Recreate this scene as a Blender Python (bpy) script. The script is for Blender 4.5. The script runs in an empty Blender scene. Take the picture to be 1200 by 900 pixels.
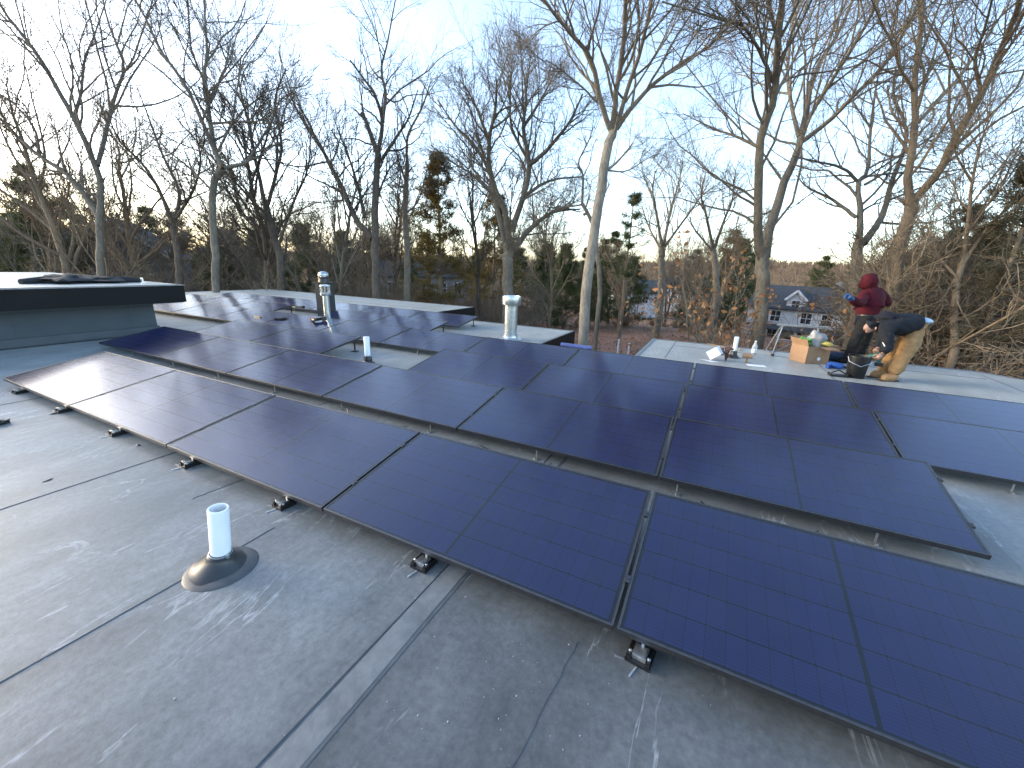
import bpy, bmesh, math, random
import numpy as np
from mathutils import Vector, Matrix
R = math.radians
random.seed(7)
scene = bpy.context.scene
COL = scene.collection

# ---------------------------------------------------------------- camera
F_PX = 477.05
YAW, PITCH, ROLL = -0.4551, 0.2833, 0.0353
CAM = np.array([7.7917, -1.5372, 1.6733])
def cam_axes():
    f = np.array([math.sin(YAW)*math.cos(PITCH), math.cos(YAW)*math.cos(PITCH), -math.sin(PITCH)])
    r = np.array([math.cos(YAW), -math.sin(YAW), 0.0]); u = np.cross(r, f)
    c, s = math.cos(ROLL), math.sin(ROLL)
    return f, c*r+s*u, -s*r+c*u
FW, RT, UP = cam_axes()
cd = bpy.data.cameras.new('camera'); cam = bpy.data.objects.new('camera', cd); COL.objects.link(cam)
cd.sensor_width = 36.0; cd.lens = F_PX/1200*36.0; cd.clip_start = 0.05; cd.clip_end = 3000
m = Matrix.Identity(4)
for i in range(3):
    m[i][0] = RT[i]; m[i][1] = UP[i]; m[i][2] = -FW[i]; m[i][3] = CAM[i]
cam.matrix_world = m
scene.camera = cam

# ---------------------------------------------------------------- sky, sun, exposure
SUN_AZ, SUN_EL = R(-104), R(15)          # azimuth from +Y towards +X: low in the west, behind the woods
world = bpy.data.worlds.new('World'); scene.world = world; world.use_nodes = True
wn = world.node_tree.nodes; wl = world.node_tree.links
bg = wn['Background']
sky = wn.new('ShaderNodeTexSky'); sky.sky_type = 'NISHITA'; sky.sun_disc = False
sky.sun_elevation = SUN_EL; sky.sun_rotation = SUN_AZ
sky.altitude = 50; sky.air_density = 0.85; sky.dust_density = 1.5; sky.ozone_density = 0.8
wl.new(sky.outputs['Color'], bg.inputs['Color']); bg.inputs['Strength'].default_value = 0.15
sd = bpy.data.lights.new('sun', 'SUN'); sun = bpy.data.objects.new('sun', sd); COL.objects.link(sun)
sd.energy = 0.1; sd.angle = R(15); sd.color = (1.0, 0.82, 0.6)
sdir = Vector((math.sin(SUN_AZ)*math.cos(SUN_EL), math.cos(SUN_AZ)*math.cos(SUN_EL), math.sin(SUN_EL)))
sun.rotation_euler = sdir.to_track_quat('Z', 'Y').to_euler()
sun.location = (-40, 30, 30)
scene.view_settings.view_transform = 'Standard'; scene.view_settings.look = 'None'
scene.view_settings.exposure = 2.3; scene.view_settings.gamma = 1.0

# ---------------------------------------------------------------- helpers
def at(px, py, depth):
    return CAM + (FW + RT*(px-600)/F_PX - UP*(py-450)/F_PX)*depth
def on_z(px, py, z=0.0):
    d = FW + RT*(px-600)/F_PX - UP*(py-450)/F_PX
    return CAM + d*((z-CAM[2])/d[2])
def depth_of(P): return float((np.asarray(P)-CAM) @ FW)

def tag(o, label=None, cat=None, group=None, kind=None):
    if label: o['label'] = label
    if cat: o['category'] = cat
    if group: o['group'] = group
    if kind: o['kind'] = kind
    return o
def empty(name, loc=(0,0,0), rz=0.0, **kw):
    o = bpy.data.objects.new(name, None); COL.objects.link(o)
    o.empty_display_size = 0.05
    o.location = loc; o.rotation_euler = (0,0,rz)
    return tag(o, **kw)
def link(name, me, parent=None, **kw):
    o = bpy.data.objects.new(name, me); COL.objects.link(o)
    if parent is not None: o.parent = parent
    return tag(o, **kw)
def mesh_np(name, V, quads=None, tris=None, mat=None, smooth=False):
    me = bpy.data.meshes.new(name)
    V = np.asarray(V, np.float32).reshape(-1,3)
    nq = 0 if quads is None else len(quads); nt = 0 if tris is None else len(tris)
    me.vertices.add(len(V)); me.vertices.foreach_set('co', V.ravel())
    idx = []; start = []; tot = []
    if nq: idx.append(np.asarray(quads, np.int32).ravel()); start.append(np.arange(nq)*4)
    if nt: idx.append(np.asarray(tris, np.int32).ravel()); start.append(nq*4+np.arange(nt)*3)
    idx = np.concatenate(idx); start = np.concatenate(start).astype(np.int32)
    me.loops.add(len(idx)); me.loops.foreach_set('vertex_index', idx)
    me.polygons.add(nq+nt); me.polygons.foreach_set('loop_start', start)
    me.update(calc_edges=True)
    if smooth: me.polygons.foreach_set('use_smooth', np.ones(nq+nt, bool))
    if mat: me.materials.append(mat)
    return me
def copy_tree(o, parent=None):
    c = o.copy(); COL.objects.link(c)
    if parent is not None: c.parent = parent
    for ch in o.children: copy_tree(ch, c)
    return c

class MB:
    """collects simple solids; build() links them as one mesh object"""
    def __init__(s): s.V=[]; s.F=[]; s.n=0
    def add(s, V, F):
        s.V += [tuple(map(float,v)) for v in V]; s.F += [tuple(i+s.n for i in f) for f in F]; s.n = len(s.V); return s
    def box(s, lo, hi, M=None):
        x0,y0,z0=lo; x1,y1,z1=hi
        V=[(x0,y0,z0),(x1,y0,z0),(x1,y1,z0),(x0,y1,z0),(x0,y0,z1),(x1,y0,z1),(x1,y1,z1),(x0,y1,z1)]
        if M is not None: V=[tuple(M @ Vector(v)) for v in V]
        return s.add(V,[(0,3,2,1),(4,5,6,7),(0,1,5,4),(1,2,6,5),(2,3,7,6),(3,0,4,7)])
    def bar(s, a, b, w, h=None, up=(0,0,1)):
        a=Vector(a); b=Vector(b); d=(b-a); L=d.length; d.normalize(); h=h or w
        u=Vector(up); 
        if abs(u.dot(d))>.97: u=Vector((1,0,0))
        x=d.cross(u).normalized(); z=x.cross(d)
        V=[]
        for p in (a,b):
            for sx,sz in ((-1,-1),(1,-1),(1,1),(-1,1)): V.append(p+x*sx*w/2+z*sz*h/2)
        return s.add(V,[(0,1,2,3)[::-1],(4,5,6,7),(0,1,5,4),(1,2,6,5),(2,3,7,6),(3,0,4,7)])
    def tube(s, pts, rad, seg=10, cap=True):
        pts=[Vector(p) for p in pts]; n=len(pts)
        rad=[rad]*n if not hasattr(rad,'__len__') else rad
        V=[];Fc=[]
        t0=(pts[-1]-pts[0]).normalized(); ref=Vector((0,0,1)) if abs(t0.z)<.8 else Vector((1,0,0))
        for i in range(n):
            t=(pts[min(i+1,n-1)]-pts[max(i-1,0)]).normalized()
            x=t.cross(ref)
            if x.length<1e-4: x=t.cross(Vector((0,1,0)))
            x.normalize(); y=x.cross(t)
            for k in range(seg):
                a=2*math.pi*k/seg; V.append(pts[i]+(x*math.cos(a)+y*math.sin(a))*rad[i])
        for i in range(n-1):
            for k in range(seg):
                k2=(k+1)%seg; Fc.append((i*seg+k,i*seg+k2,(i+1)*seg+k2,(i+1)*seg+k))
        if cap: Fc.append(tuple(range(seg))[::-1]); Fc.append(tuple(range((n-1)*seg,n*seg)))
        return s.add(V,Fc)
    def lathe(s, prof, c=(0,0,0), seg=24, M=None):
        V=[];Fc=[];n=len(prof)
        for r_,z in prof:
            for k in range(seg):
                a=2*math.pi*k/seg; v=Vector((r_*math.cos(a),r_*math.sin(a),z))
                if M is not None: v=M@v
                V.append((v[0]+c[0],v[1]+c[1],v[2]+c[2]))
        for i in range(n-1):
            for k in range(seg):
                k2=(k+1)%seg; Fc.append((i*seg+k,i*seg+k2,(i+1)*seg+k2,(i+1)*seg+k))
        if prof[0][0]>1e-5: Fc.append(tuple(range(seg))[::-1])
        if prof[-1][0]>1e-5: Fc.append(tuple(range((n-1)*seg,n*seg)))
        return s.add(V,Fc)
    def prism(s, poly, z0, z1):
        n=len(poly); V=[(x,y,z0) for x,y in poly]+[(x,y,z1) for x,y in poly]
        Fc=[tuple(range(n))[::-1],tuple(range(n,2*n))]+[(i,(i+1)%n,n+(i+1)%n,n+i) for i in range(n)]
        return s.add(V,Fc)
    def blob(s, c, rad, rng, sub=2, amp=.25, flat=None):
        bm=bmesh.new(); bmesh.ops.create_icosphere(bm,subdivisions=sub,radius=1)
        ph=[rng.uniform(0,6) for _ in range(6)]
        V=[]
        for v in bm.verts:
            d=1+amp*(math.sin(3*v.co.x+ph[0])*math.sin(4*v.co.y+ph[1])+.6*math.sin(7*v.co.z+ph[2]+3*v.co.x)+.35*rng.uniform(-1,1))
            p=Vector((v.co.x*rad[0]*d,v.co.y*rad[1]*d,v.co.z*rad[2]*d))
            z=p.z+c[2]
            if flat is not None: z=max(z,flat)
            V.append((p.x+c[0],p.y+c[1],z))
        Fc=[tuple(v.index for v in f.verts) for f in bm.faces]; bm.free()
        return s.add(V,Fc)
    def mesh(s, name, mat, smooth=False):
        me=bpy.data.meshes.new(name); me.from_pydata(s.V,[],s.F); me.update()
        bm=bmesh.new(); bm.from_mesh(me); bmesh.ops.recalc_face_normals(bm,faces=bm.faces); bm.to_mesh(me); bm.free()
        if mat: me.materials.append(mat)
        if smooth:
            me.polygons.foreach_set('use_smooth', np.ones(len(me.polygons),bool))
            try: me.set_sharp_from_angle(angle=R(40))
            except Exception: pass
        return me
    def build(s, name, mat, parent=None, smooth=False, **kw):
        return link(name, s.mesh(name,mat,smooth), parent, **kw)

# ---------------------------------------------------------------- materials
def new_mat(name):
    mt=bpy.data.materials.new(name); mt.use_nodes=True
    nt=mt.node_tree; b=nt.nodes['Principled BSDF']; return mt,nt,b
def ramp(nt, stops):
    r_=nt.nodes.new('ShaderNodeValToRGB'); e=r_.color_ramp.elements
    while len(e)<len(stops): e.new(.5)
    for el,(p,c) in zip(e,stops): el.position=p; el.color=(*c,1)
    return r_
def noise(nt, scale, detail=4, rough=.55, coord=None, sc=None, dist=0):
    n=nt.nodes.new('ShaderNodeTexNoise'); n.inputs['Scale'].default_value=scale
    n.inputs['Detail'].default_value=detail; n.inputs['Roughness'].default_value=rough; n.inputs['Distortion'].default_value=dist
    if coord is not None:
        if sc is not None:
            mp=nt.nodes.new('ShaderNodeMapping'); mp.inputs['Scale'].default_value=sc
            nt.links.new(coord,mp.inputs['Vector']); coord=mp.outputs['Vector']
        nt.links.new(coord,n.inputs['Vector'])
    return n
def mix(nt, fac, a, b, mode='MIX'):
    mx=nt.nodes.new('ShaderNodeMix'); mx.data_type='RGBA'; mx.blend_type=mode
    for sck,v in ((mx.inputs[0],fac),(mx.inputs[6],a),(mx.inputs[7],b)):
        if hasattr(v,'links'): nt.links.new(v,sck)
        elif isinstance(v,(int,float)): sck.default_value=v
        else: sck.default_value=(*v,1)
    return mx.outputs[2]
def mathn(nt, op, a, b=None):
    n=nt.nodes.new('ShaderNodeMath'); n.operation=op
    for i,v in enumerate((a,b)):
        if v is None: continue
        if hasattr(v,'links'): nt.links.new(v,n.inputs[i])
        else: n.inputs[i].default_value=v
    return n.outputs[0]
def coordo(nt, which='Object'):
    return nt.nodes.new('ShaderNodeTexCoord').outputs[which]
def bump(nt, b, h, strength=.3, dist=.02):
    bp=nt.nodes.new('ShaderNodeBump'); bp.inputs['Strength'].default_value=strength; bp.inputs['Distance'].default_value=dist
    nt.links.new(h,bp.inputs['Height']); nt.links.new(bp.outputs['Normal'],b.inputs['Normal'])
def simple(name, c1, c2=None, scale=6, rough=.6, metal=0, spec=.5, bmp=0, rvar=.12):
    mt,nt,b=new_mat(name); c2=c2 or tuple(x*.75 for x in c1)
    co=coordo(nt); n=noise(nt,scale,5,.6,co)
    rp=ramp(nt,[(.3,c2),(.7,c1)]); nt.links.new(n.outputs['Fac'],rp.inputs['Fac']); nt.links.new(rp.outputs['Color'],b.inputs['Base Color'])
    rr=nt.nodes.new('ShaderNodeMapRange'); rr.inputs[3].default_value=max(.02,rough-rvar); rr.inputs[4].default_value=min(1,rough+rvar)
    nt.links.new(n.outputs['Fac'],rr.inputs[0]); nt.links.new(rr.outputs[0],b.inputs['Roughness'])
    b.inputs['Metallic'].default_value=metal; b.inputs['Specular IOR Level'].default_value=spec
    if bmp: bump(nt,b,n.outputs['Fac'],bmp)
    return mt

def roof_material(name='grey_roof_membrane',k=1.0):
    mt,nt,b=new_mat(name); co=coordo(nt)
    big=noise(nt,.55,4,.6,co); mid=noise(nt,2.6,7,.68,co,(1.0,.45,1)); fine=noise(nt,26,6,.75,co); streak=noise(nt,1.15,6,.62,co,(1.2,.3,1),1.6)
    c=ramp(nt,[(.28,(.078*k,.085*k,.086*k)),(.5,(.132*k,.144*k,.146*k)),(.72,(.20*k,.216*k,.219*k))]); nt.links.new(mid.outputs['Fac'],c.inputs['Fac'])
    c2=ramp(nt,[(.3,(.62,.64,.66)),(.7,(1.15,1.15,1.15))]); nt.links.new(big.outputs['Fac'],c2.inputs['Fac'])
    a=mix(nt,1.0,c.outputs['Color'],c2.outputs['Color'],'MULTIPLY')
    f2=ramp(nt,[(.3,(.55,.55,.55)),(.72,(1.4,1.4,1.4))]); nt.links.new(fine.outputs['Fac'],f2.inputs['Fac'])
    a=mix(nt,.75,a,f2.outputs['Color'],'MULTIPLY')
    # chalky dried-water lines and scuffs
    d=mathn(nt,'ABSOLUTE',mathn(nt,'SUBTRACT',streak.outputs['Fac'],.55))
    ln=ramp(nt,[(0,(1,1,1)),(.012,(0,0,0))]); nt.links.new(d,ln.inputs['Fac'])
    br=noise(nt,2.1,4,.6,co); gate=ramp(nt,[(.45,(0,0,0)),(.6,(1,1,1))]); nt.links.new(br.outputs['Fac'],gate.inputs['Fac'])
    fac=mathn(nt,'MULTIPLY',ln.outputs['Color'],gate.outputs['Color'])
    a=mix(nt,mathn(nt,'MULTIPLY',fac,.45),a,(.5,.53,.55))
    vo=nt.nodes.new('ShaderNodeTexVoronoi'); vo.inputs['Scale'].default_value=9; nt.links.new(co,vo.inputs['Vector'])
    sp=ramp(nt,[(.0,(1,1,1)),(.075,(0,0,0))]); nt.links.new(vo.outputs['Distance'],sp.inputs['Fac'])
    gt=noise(nt,3.3,3,.6,co); g2=ramp(nt,[(.58,(0,0,0)),(.64,(1,1,1))]); nt.links.new(gt.outputs['Fac'],g2.inputs['Fac'])
    a=mix(nt,mathn(nt,'MULTIPLY',mathn(nt,'MULTIPLY',sp.outputs['Color'],g2.outputs['Color']),.6),a,(.6,.62,.63))
    nt.links.new(a,b.inputs['Base Color'])
    rr=nt.nodes.new('ShaderNodeMapRange'); rr.inputs[3].default_value=.3; rr.inputs[4].default_value=.62
    nt.links.new(big.outputs['Fac'],rr.inputs[0]); nt.links.new(rr.outputs[0],b.inputs['Roughness'])
    b.inputs['Sheen Weight'].default_value=.2; b.inputs['Sheen Roughness'].default_value=.45; b.inputs['Sheen Tint'].default_value=(.82,.93,1,1)
    h=mathn(nt,'ADD',mid.outputs['Fac'],mathn(nt,'MULTIPLY',fine.outputs['Fac'],.25))
    bump(nt,b,h,.35,.012)
    return mt
M={}
M['roof']=roof_material(); M['roof_new']=roof_material('newer_dark_membrane',.66)
M['lap']=simple('membrane_lap_strip',(.195,.208,.21),(.10,.107,.108),6,.5,bmp=.4)
M['lap_dark']=simple('membrane_seam_edge',(.09,.1,.105),(.05,.055,.06),9,.6)
M['fascia']=simple('black_metal_fascia',(.006,.0065,.007),(.004,.0045,.005),3,.5,spec=.18)
M['siding']=simple('dark_slate_panel',(.078,.094,.106),(.06,.074,.084),2.2,.6,spec=.25)
M['siding_base']=simple('slate_upstand',(.09,.106,.118),(.066,.08,.09),3,.55,spec=.3)
M['housewall']=simple('grey_render',(.3,.31,.31),(.22,.23,.23),2,.8)
M['frame']=simple('black_anodised_frame',(.10,.103,.11),(.07,.073,.08),30,.34,.8,rvar=.05)
M['backsheet']=simple('black_backsheet',(.004,.005,.012),(.003,.004,.009),30,.6,spec=.05)
M['galv']=simple('galvanised_steel',(.62,.66,.66),(.42,.46,.47),14,.32,.9,bmp=.04)
M['alu']=simple('mill_aluminium',(.75,.76,.77),(.6,.62,.63),25,.32,.9)
M['rubber']=simple('black_rubber',(.03,.034,.037),(.018,.02,.022),14,.36,bmp=.06)
M['flange']=simple('dusty_rubber_flange',(.085,.088,.09),(.045,.048,.05),12,.45,bmp=.1)
M['pvc']=simple('white_pvc',(.8,.83,.84),(.68,.73,.75),5,.35)
M['blackplastic']=simple('black_plastic',(.012,.012,.013),(.008,.008,.009),20,.35)
M['card']=simple('brown_cardboard',(.34,.215,.125),(.27,.165,.095),8,.85)
M['card_in']=simple('cardboard_inside',(.34,.21,.12),(.26,.16,.09),8,.85)
M['maroon']=simple('burgundy_fleece',(.075,.008,.015),(.036,.004,.008),11,.9,bmp=.4,spec=.2)
M['navy']=simple('black_navy_fleece',(.018,.021,.028),(.010,.012,.016),18,.9,bmp=.4,spec=.2)
M['blackcloth']=simple('black_work_cloth',(.017,.018,.02),(.01,.011,.012),16,.85,bmp=.4,spec=.2)
M['tan']=simple('tan_duck_canvas',(.33,.205,.095),(.22,.13,.056),12,.85,bmp=.4,spec=.2)
M['boot']=simple('tan_leather_boot',(.36,.21,.09),(.22,.125,.05),14,.7,bmp=.2)
M['sole']=simple('boot_sole',(.06,.045,.035),None,14,.8)
M['skin']=simple('skin',(.36,.22,.165),(.28,.16,.12),10,.55)
M['hair']=simple('dark_hair',(.02,.015,.012),None,30,.6)
M['blueglove']=simple('blue_glove',(.01,.075,.23),(.006,.04,.12),20,.6)
M['paleblue']=simple('pale_blue_shirt',(.45,.58,.66),(.28,.4,.5),25,.8)
M['bluetool']=simple('blue_tool_plastic',(.02,.10,.42),(.015,.06,.25),15,.4)
M['teal']=simple('teal_tool_plastic',(.02,.14,.12),(.012,.08,.07),15,.4)
M['redtool']=simple('red_tool_plastic',(.5,.03,.025),(.34,.02,.02),15,.4)
M['green']=simple('green_plastic',(.10,.32,.05),(.06,.2,.03),12,.5)
M['greybag']=simple('grey_plastic_bag',(.34,.355,.36),(.2,.21,.22),9,.4,bmp=.5)
M['whitepaper']=simple('white_paper',(.78,.8,.81),(.68,.7,.72),4,.7)
M['yellow']=simple('yellow_paper',(.6,.5,.12),None,10,.7)
M['brownthing']=simple('dry_brown_stems',(.16,.075,.05),(.09,.04,.03),14,.8)
M['bluefoam']=simple('blue_protective_strip',(.1,.14,.38),(.07,.1,.28),8,.5)
M['jacket']=simple('black_jacket',(.02,.024,.028),(.01,.012,.014),9,.8,bmp=.5)
M['chase']=simple('dark_bronze_sheet',(.045,.05,.052),(.03,.034,.036),6,.5,spec=.3)
M['steel']=simple('weathered_steel_tube',(.38,.39,.38),(.24,.25,.25),14,.4,.7)
M['dust']=simple('pale_grit',(.42,.44,.44),None,9,.9)

def clear_bottle_mat():
    mt,nt,b=new_mat('clear_bottle'); co=coordo(nt); n=noise(nt,12,3,.5,co)
    rp=ramp(nt,[(.3,(.8,.9,.92)),(.7,(.95,.98,1))]); nt.links.new(n.outputs['Fac'],rp.inputs['Fac']); nt.links.new(rp.outputs['Color'],b.inputs['Base Color'])
    b.inputs['Roughness'].default_value=.08; b.inputs['Transmission Weight'].default_value=.75; b.inputs['IOR'].default_value=1.3
    return mt
M['bottle']=clear_bottle_mat()

def cell_material(strip):
    # silicon cells: deep blue, with the thin pale busbar lines running along the panel
    mt,nt,b=new_mat('blue_silicon_strip' if strip else 'blue_silicon_cell'); co=coordo(nt)
    oi=nt.nodes.new('ShaderNodeObjectInfo'); n=noise(nt,3,3,.5,co)
    rp=ramp(nt,[(.25,(.016,.025,.15)),(.75,(.028,.046,.26))]); nt.links.new(n.outputs['Fac'],rp.inputs['Fac'])
    sx=nt.nodes.new('ShaderNodeSeparateXYZ'); nt.links.new(co,sx.inputs[0])
    fr=mathn(nt,'FRACT',mathn(nt,'MULTIPLY',sx.outputs['Y'],1/.0158))
    line=mathn(nt,'LESS_THAN',mathn(nt,'ABSOLUTE',mathn(nt,'SUBTRACT',fr,.5)),.045)
    v=mathn(nt,'ADD',.91,mathn(nt,'MULTIPLY',oi.outputs['Random'],.18))
    vr=nt.nodes.new('ShaderNodeCombineXYZ')
    for i in range(3): nt.links.new(v,vr.inputs[i])
    a=mix(nt,1.0,rp.outputs['Color'],vr.outputs[0],'MULTIPLY')
    a=mix(nt,mathn(nt,'MULTIPLY',line,.55),a,(.11,.125,.22))
    nt.links.new(a,b.inputs['Base Color']); b.inputs['Roughness'].default_value=.45; b.inputs['Specular IOR Level'].default_value=.25
    return mt
M['cell']=cell_material(False); M['strip']=cell_material(True)

def panel_glass():
    mt=bpy.data.materials.new('panel_glass'); mt.use_nodes=True; nt=mt.node_tree
    for n in list(nt.nodes): nt.nodes.remove(n)
    out=nt.nodes.new('ShaderNodeOutputMaterial'); co=coordo(nt)
    tr=nt.nodes.new('ShaderNodeBsdfTransparent'); tr.inputs[0].default_value=(.97,.97,.97,1)
    gl=nt.nodes.new('ShaderNodeBsdfGlossy'); gl.inputs['Color'].default_value=(1,1,1,1)
    fr=nt.nodes.new('ShaderNodeFresnel'); fr.inputs['IOR'].default_value=1.62
    n=noise(nt,2.2,4,.6,co); rr=nt.nodes.new('ShaderNodeMapRange'); rr.inputs[3].default_value=.10; rr.inputs[4].default_value=.19
    nt.links.new(n.outputs['Fac'],rr.inputs[0]); nt.links.new(rr.outputs[0],gl.inputs['Roughness'])
    wv=noise(nt,1.4,2,.5,co); bp=nt.nodes.new('ShaderNodeBump'); bp.inputs['Strength'].default_value=.05; bp.inputs['Distance'].default_value=.02
    nt.links.new(wv.outputs['Fac'],bp.inputs['Height']); nt.links.new(bp.outputs['Normal'],gl.inputs['Normal'])
    m1=nt.nodes.new('ShaderNodeMixShader'); nt.links.new(fr.outputs[0],m1.inputs[0]); nt.links.new(tr.outputs[0],m1.inputs[1]); nt.links.new(gl.outputs[0],m1.inputs[2])
    # thin dust film with smudges
    df=nt.nodes.new('ShaderNodeBsdfDiffuse'); df.inputs[0].default_value=(.42,.44,.47,1)
    oi=nt.nodes.new('ShaderNodeObjectInfo'); ad=nt.nodes.new('ShaderNodeVectorMath'); ad.operation='ADD'
    sc=nt.nodes.new('ShaderNodeCombineXYZ'); nt.links.new(mathn(nt,'MULTIPLY',oi.outputs['Random'],60),sc.inputs[0])
    nt.links.new(co,ad.inputs[0]); nt.links.new(sc.outputs[0],ad.inputs[1])
    sm=noise(nt,3.0,7,.7,ad.outputs[0]); sr=ramp(nt,[(.42,(.006,)*3),(.64,(.014,)*3),(.74,(.075,)*3)]); nt.links.new(sm.outputs['Fac'],sr.inputs['Fac'])
    m2=nt.nodes.new('ShaderNodeMixShader'); nt.links.new(sr.outputs['Color'],m2.inputs[0]); nt.links.new(m1.outputs[0],m2.inputs[1]); nt.links.new(df.outputs[0],m2.inputs[2])
    nt.links.new(m2.outputs[0],out.inputs['Surface'])
    return mt
M['glass']=panel_glass()

def bark(name,c1,c2):
    mt,nt,b=new_mat(name); co=coordo(nt); n=noise(nt,5,6,.65,co,(3,3,.6)); n2=noise(nt,.6,3,.6,co)
    rp=ramp(nt,[(.3,c2),(.7,c1)]); nt.links.new(n.outputs['Fac'],rp.inputs['Fac'])
    r2=ramp(nt,[(.35,(.75,.75,.75)),(.7,(1.2,1.17,1.1))]); nt.links.new(n2.outputs['Fac'],r2.inputs['Fac'])
    nt.links.new(mix(nt,1,rp.outputs['Color'],r2.outputs['Color'],'MULTIPLY'),b.inputs['Base Color'])
    b.inputs['Roughness'].default_value=.9; b.inputs['Specular IOR Level'].default_value=.15
    bump(nt,b,n.outputs['Fac'],.6,.03); return mt
M['bark_grey']=bark('grey_bark',(.23,.205,.165),(.105,.092,.072))
M['bark_pale']=bark('pale_bark',(.33,.30,.25),(.17,.152,.125))
M['bark_dark']=bark('dark_bark',(.15,.125,.10),(.065,.054,.044))
M['bark_brown']=bark('brown_bark',(.29,.235,.17),(.14,.112,.082))
M['twig']=bark('brown_twigs',(.25,.215,.165),(.125,.105,.08))
def leafmat(name,c1,c2,c3):
    mt,nt,b=new_mat(name); g=nt.nodes.new('ShaderNodeNewGeometry')
    rp=ramp(nt,[(0,c1),(.5,c2),(1,c3)]); nt.links.new(g.outputs['Random Per Island'],rp.inputs['Fac'])
    n=noise(nt,1.5,2,.5,coordo(nt)); r2=ramp(nt,[(.3,(.7,.7,.7)),(.7,(1.2,1.2,1.2))]); nt.links.new(n.outputs['Fac'],r2.inputs['Fac'])
    nt.links.new(mix(nt,1,rp.outputs['Color'],r2.outputs['Color'],'MULTIPLY'),b.inputs['Base Color'])
    b.inputs['Roughness'].default_value=.7; b.inputs['Specular IOR Level'].default_value=.2
    tl_=nt.nodes.new('ShaderNodeBsdfTranslucent'); nt.links.new(b.inputs['Base Color'].links[0].from_socket,tl_.inputs['Color'])
    ms=nt.nodes.new('ShaderNodeMixShader'); ms.inputs[0].default_value=.4; out=nt.nodes['Material Output']
    nt.links.new(b.outputs[0],ms.inputs[1]); nt.links.new(tl_.outputs[0],ms.inputs[2]); nt.links.new(ms.outputs[0],out.inputs['Surface'])
    return mt
M['needle']=leafmat('pine_needles',(.045,.07,.03),(.075,.105,.042),(.12,.13,.055))
M['needle_gold']=leafmat('pine_needles_browning',(.075,.085,.03),(.16,.125,.042),(.26,.16,.05))
M['needle_grey']=leafmat('hemlock_needles',(.07,.074,.045),(.12,.108,.07),(.18,.145,.095))
M['dryleaf']=leafmat('dry_tan_leaves',(.22,.10,.045),(.36,.19,.085),(.46,.29,.16))
M['dryleaf2']=leafmat('dry_brown_leaves',(.17,.085,.05),(.28,.14,.08),(.38,.21,.12))
M['farwood']=leafmat('far_bare_wood',(.15,.117,.087),(.22,.165,.115),(.29,.21,.13))

def ground_material():
    mt,nt,b=new_mat('leaf_litter_ground'); co=coordo(nt)
    n=noise(nt,.12,6,.65,co); f=noise(nt,5,8,.75,co)
    rp=ramp(nt,[(.3,(.12,.078,.05)),(.48,(.26,.14,.088)),(.62,(.33,.18,.115)),(.8,(.22,.145,.09))]); nt.links.new(n.outputs['Fac'],rp.inputs['Fac'])
    r2=ramp(nt,[(.3,(.5,.5,.5)),(.7,(1.45,1.4,1.35))]); nt.links.new(f.outputs['Fac'],r2.inputs['Fac'])
    nt.links.new(mix(nt,1,rp.outputs['Color'],r2.outputs['Color'],'MULTIPLY'),b.inputs['Base Color'])
    b.inputs['Roughness'].default_value=.95; bump(nt,b,f.outputs['Fac'],.8,.08); return mt
M['ground']=ground_material()
M['white_trim']=simple('white_trim',(.75,.76,.77),(.6,.62,.64),2,.6)
M['white_clap']=simple('white_clapboard',(.62,.64,.65),(.5,.52,.54),1.5,.7)
M['grey_clap']=simple('grey_clapboard',(.30,.31,.315),(.23,.24,.245),1.5,.7)
M['blue_clap']=simple('slate_blue_clapboard',(.10,.125,.155),(.07,.088,.11),1.5,.7)
M['shingle']=simple('dark_shingle',(.055,.062,.07),(.035,.04,.046),3,.85)
M['pane']=simple('dark_window_pane',(.03,.037,.045),(.02,.024,.03),1,.12)

# ---------------------------------------------------------------- ground
def sstep(a,b,x):
    t=np.clip((x-a)/(b-a),0,1); return t*t*(3-2*t)
def gz(x,y):
    x=np.asarray(x,float); y=np.asarray(y,float)
    d=np.hypot(x-4,y-4)
    z=-3.4-1.7*sstep(16,44,d)-2.9*sstep(44,80,d)+(9+8*sstep(-120,30,x))*sstep(130,420,d)+1.2*sstep(420,1500,d)*6
    z=z+.35*np.sin(x*.21+1)*np.sin(y*.17)*sstep(14,40,d)+2.0*np.sin(x*.011+.7)*np.cos(y*.009)*sstep(90,250,d)
    return z
def axis(n,near,far):
    t=np.linspace(-1,1,n); return np.sign(t)*(near*np.abs(t)+(far-near)*np.abs(t)**4)
gx=axis(150,90,1600); gy=axis(150,90,1600)
X,Y=np.meshgrid(gx,gy,indexing='ij'); Zg=gz(X,Y)
V=np.stack([X,Y,Zg],-1).reshape(-1,3); n_=len(gx); ii=np.arange(n_-1)
A=(ii[:,None]*n_+ii[None,:]).ravel(); Q=np.stack([A,A+n_,A+n_+1,A+1],1)
link('ground', mesh_np('ground',V,quads=Q,mat=M['ground'],smooth=True), kind='structure')

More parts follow.
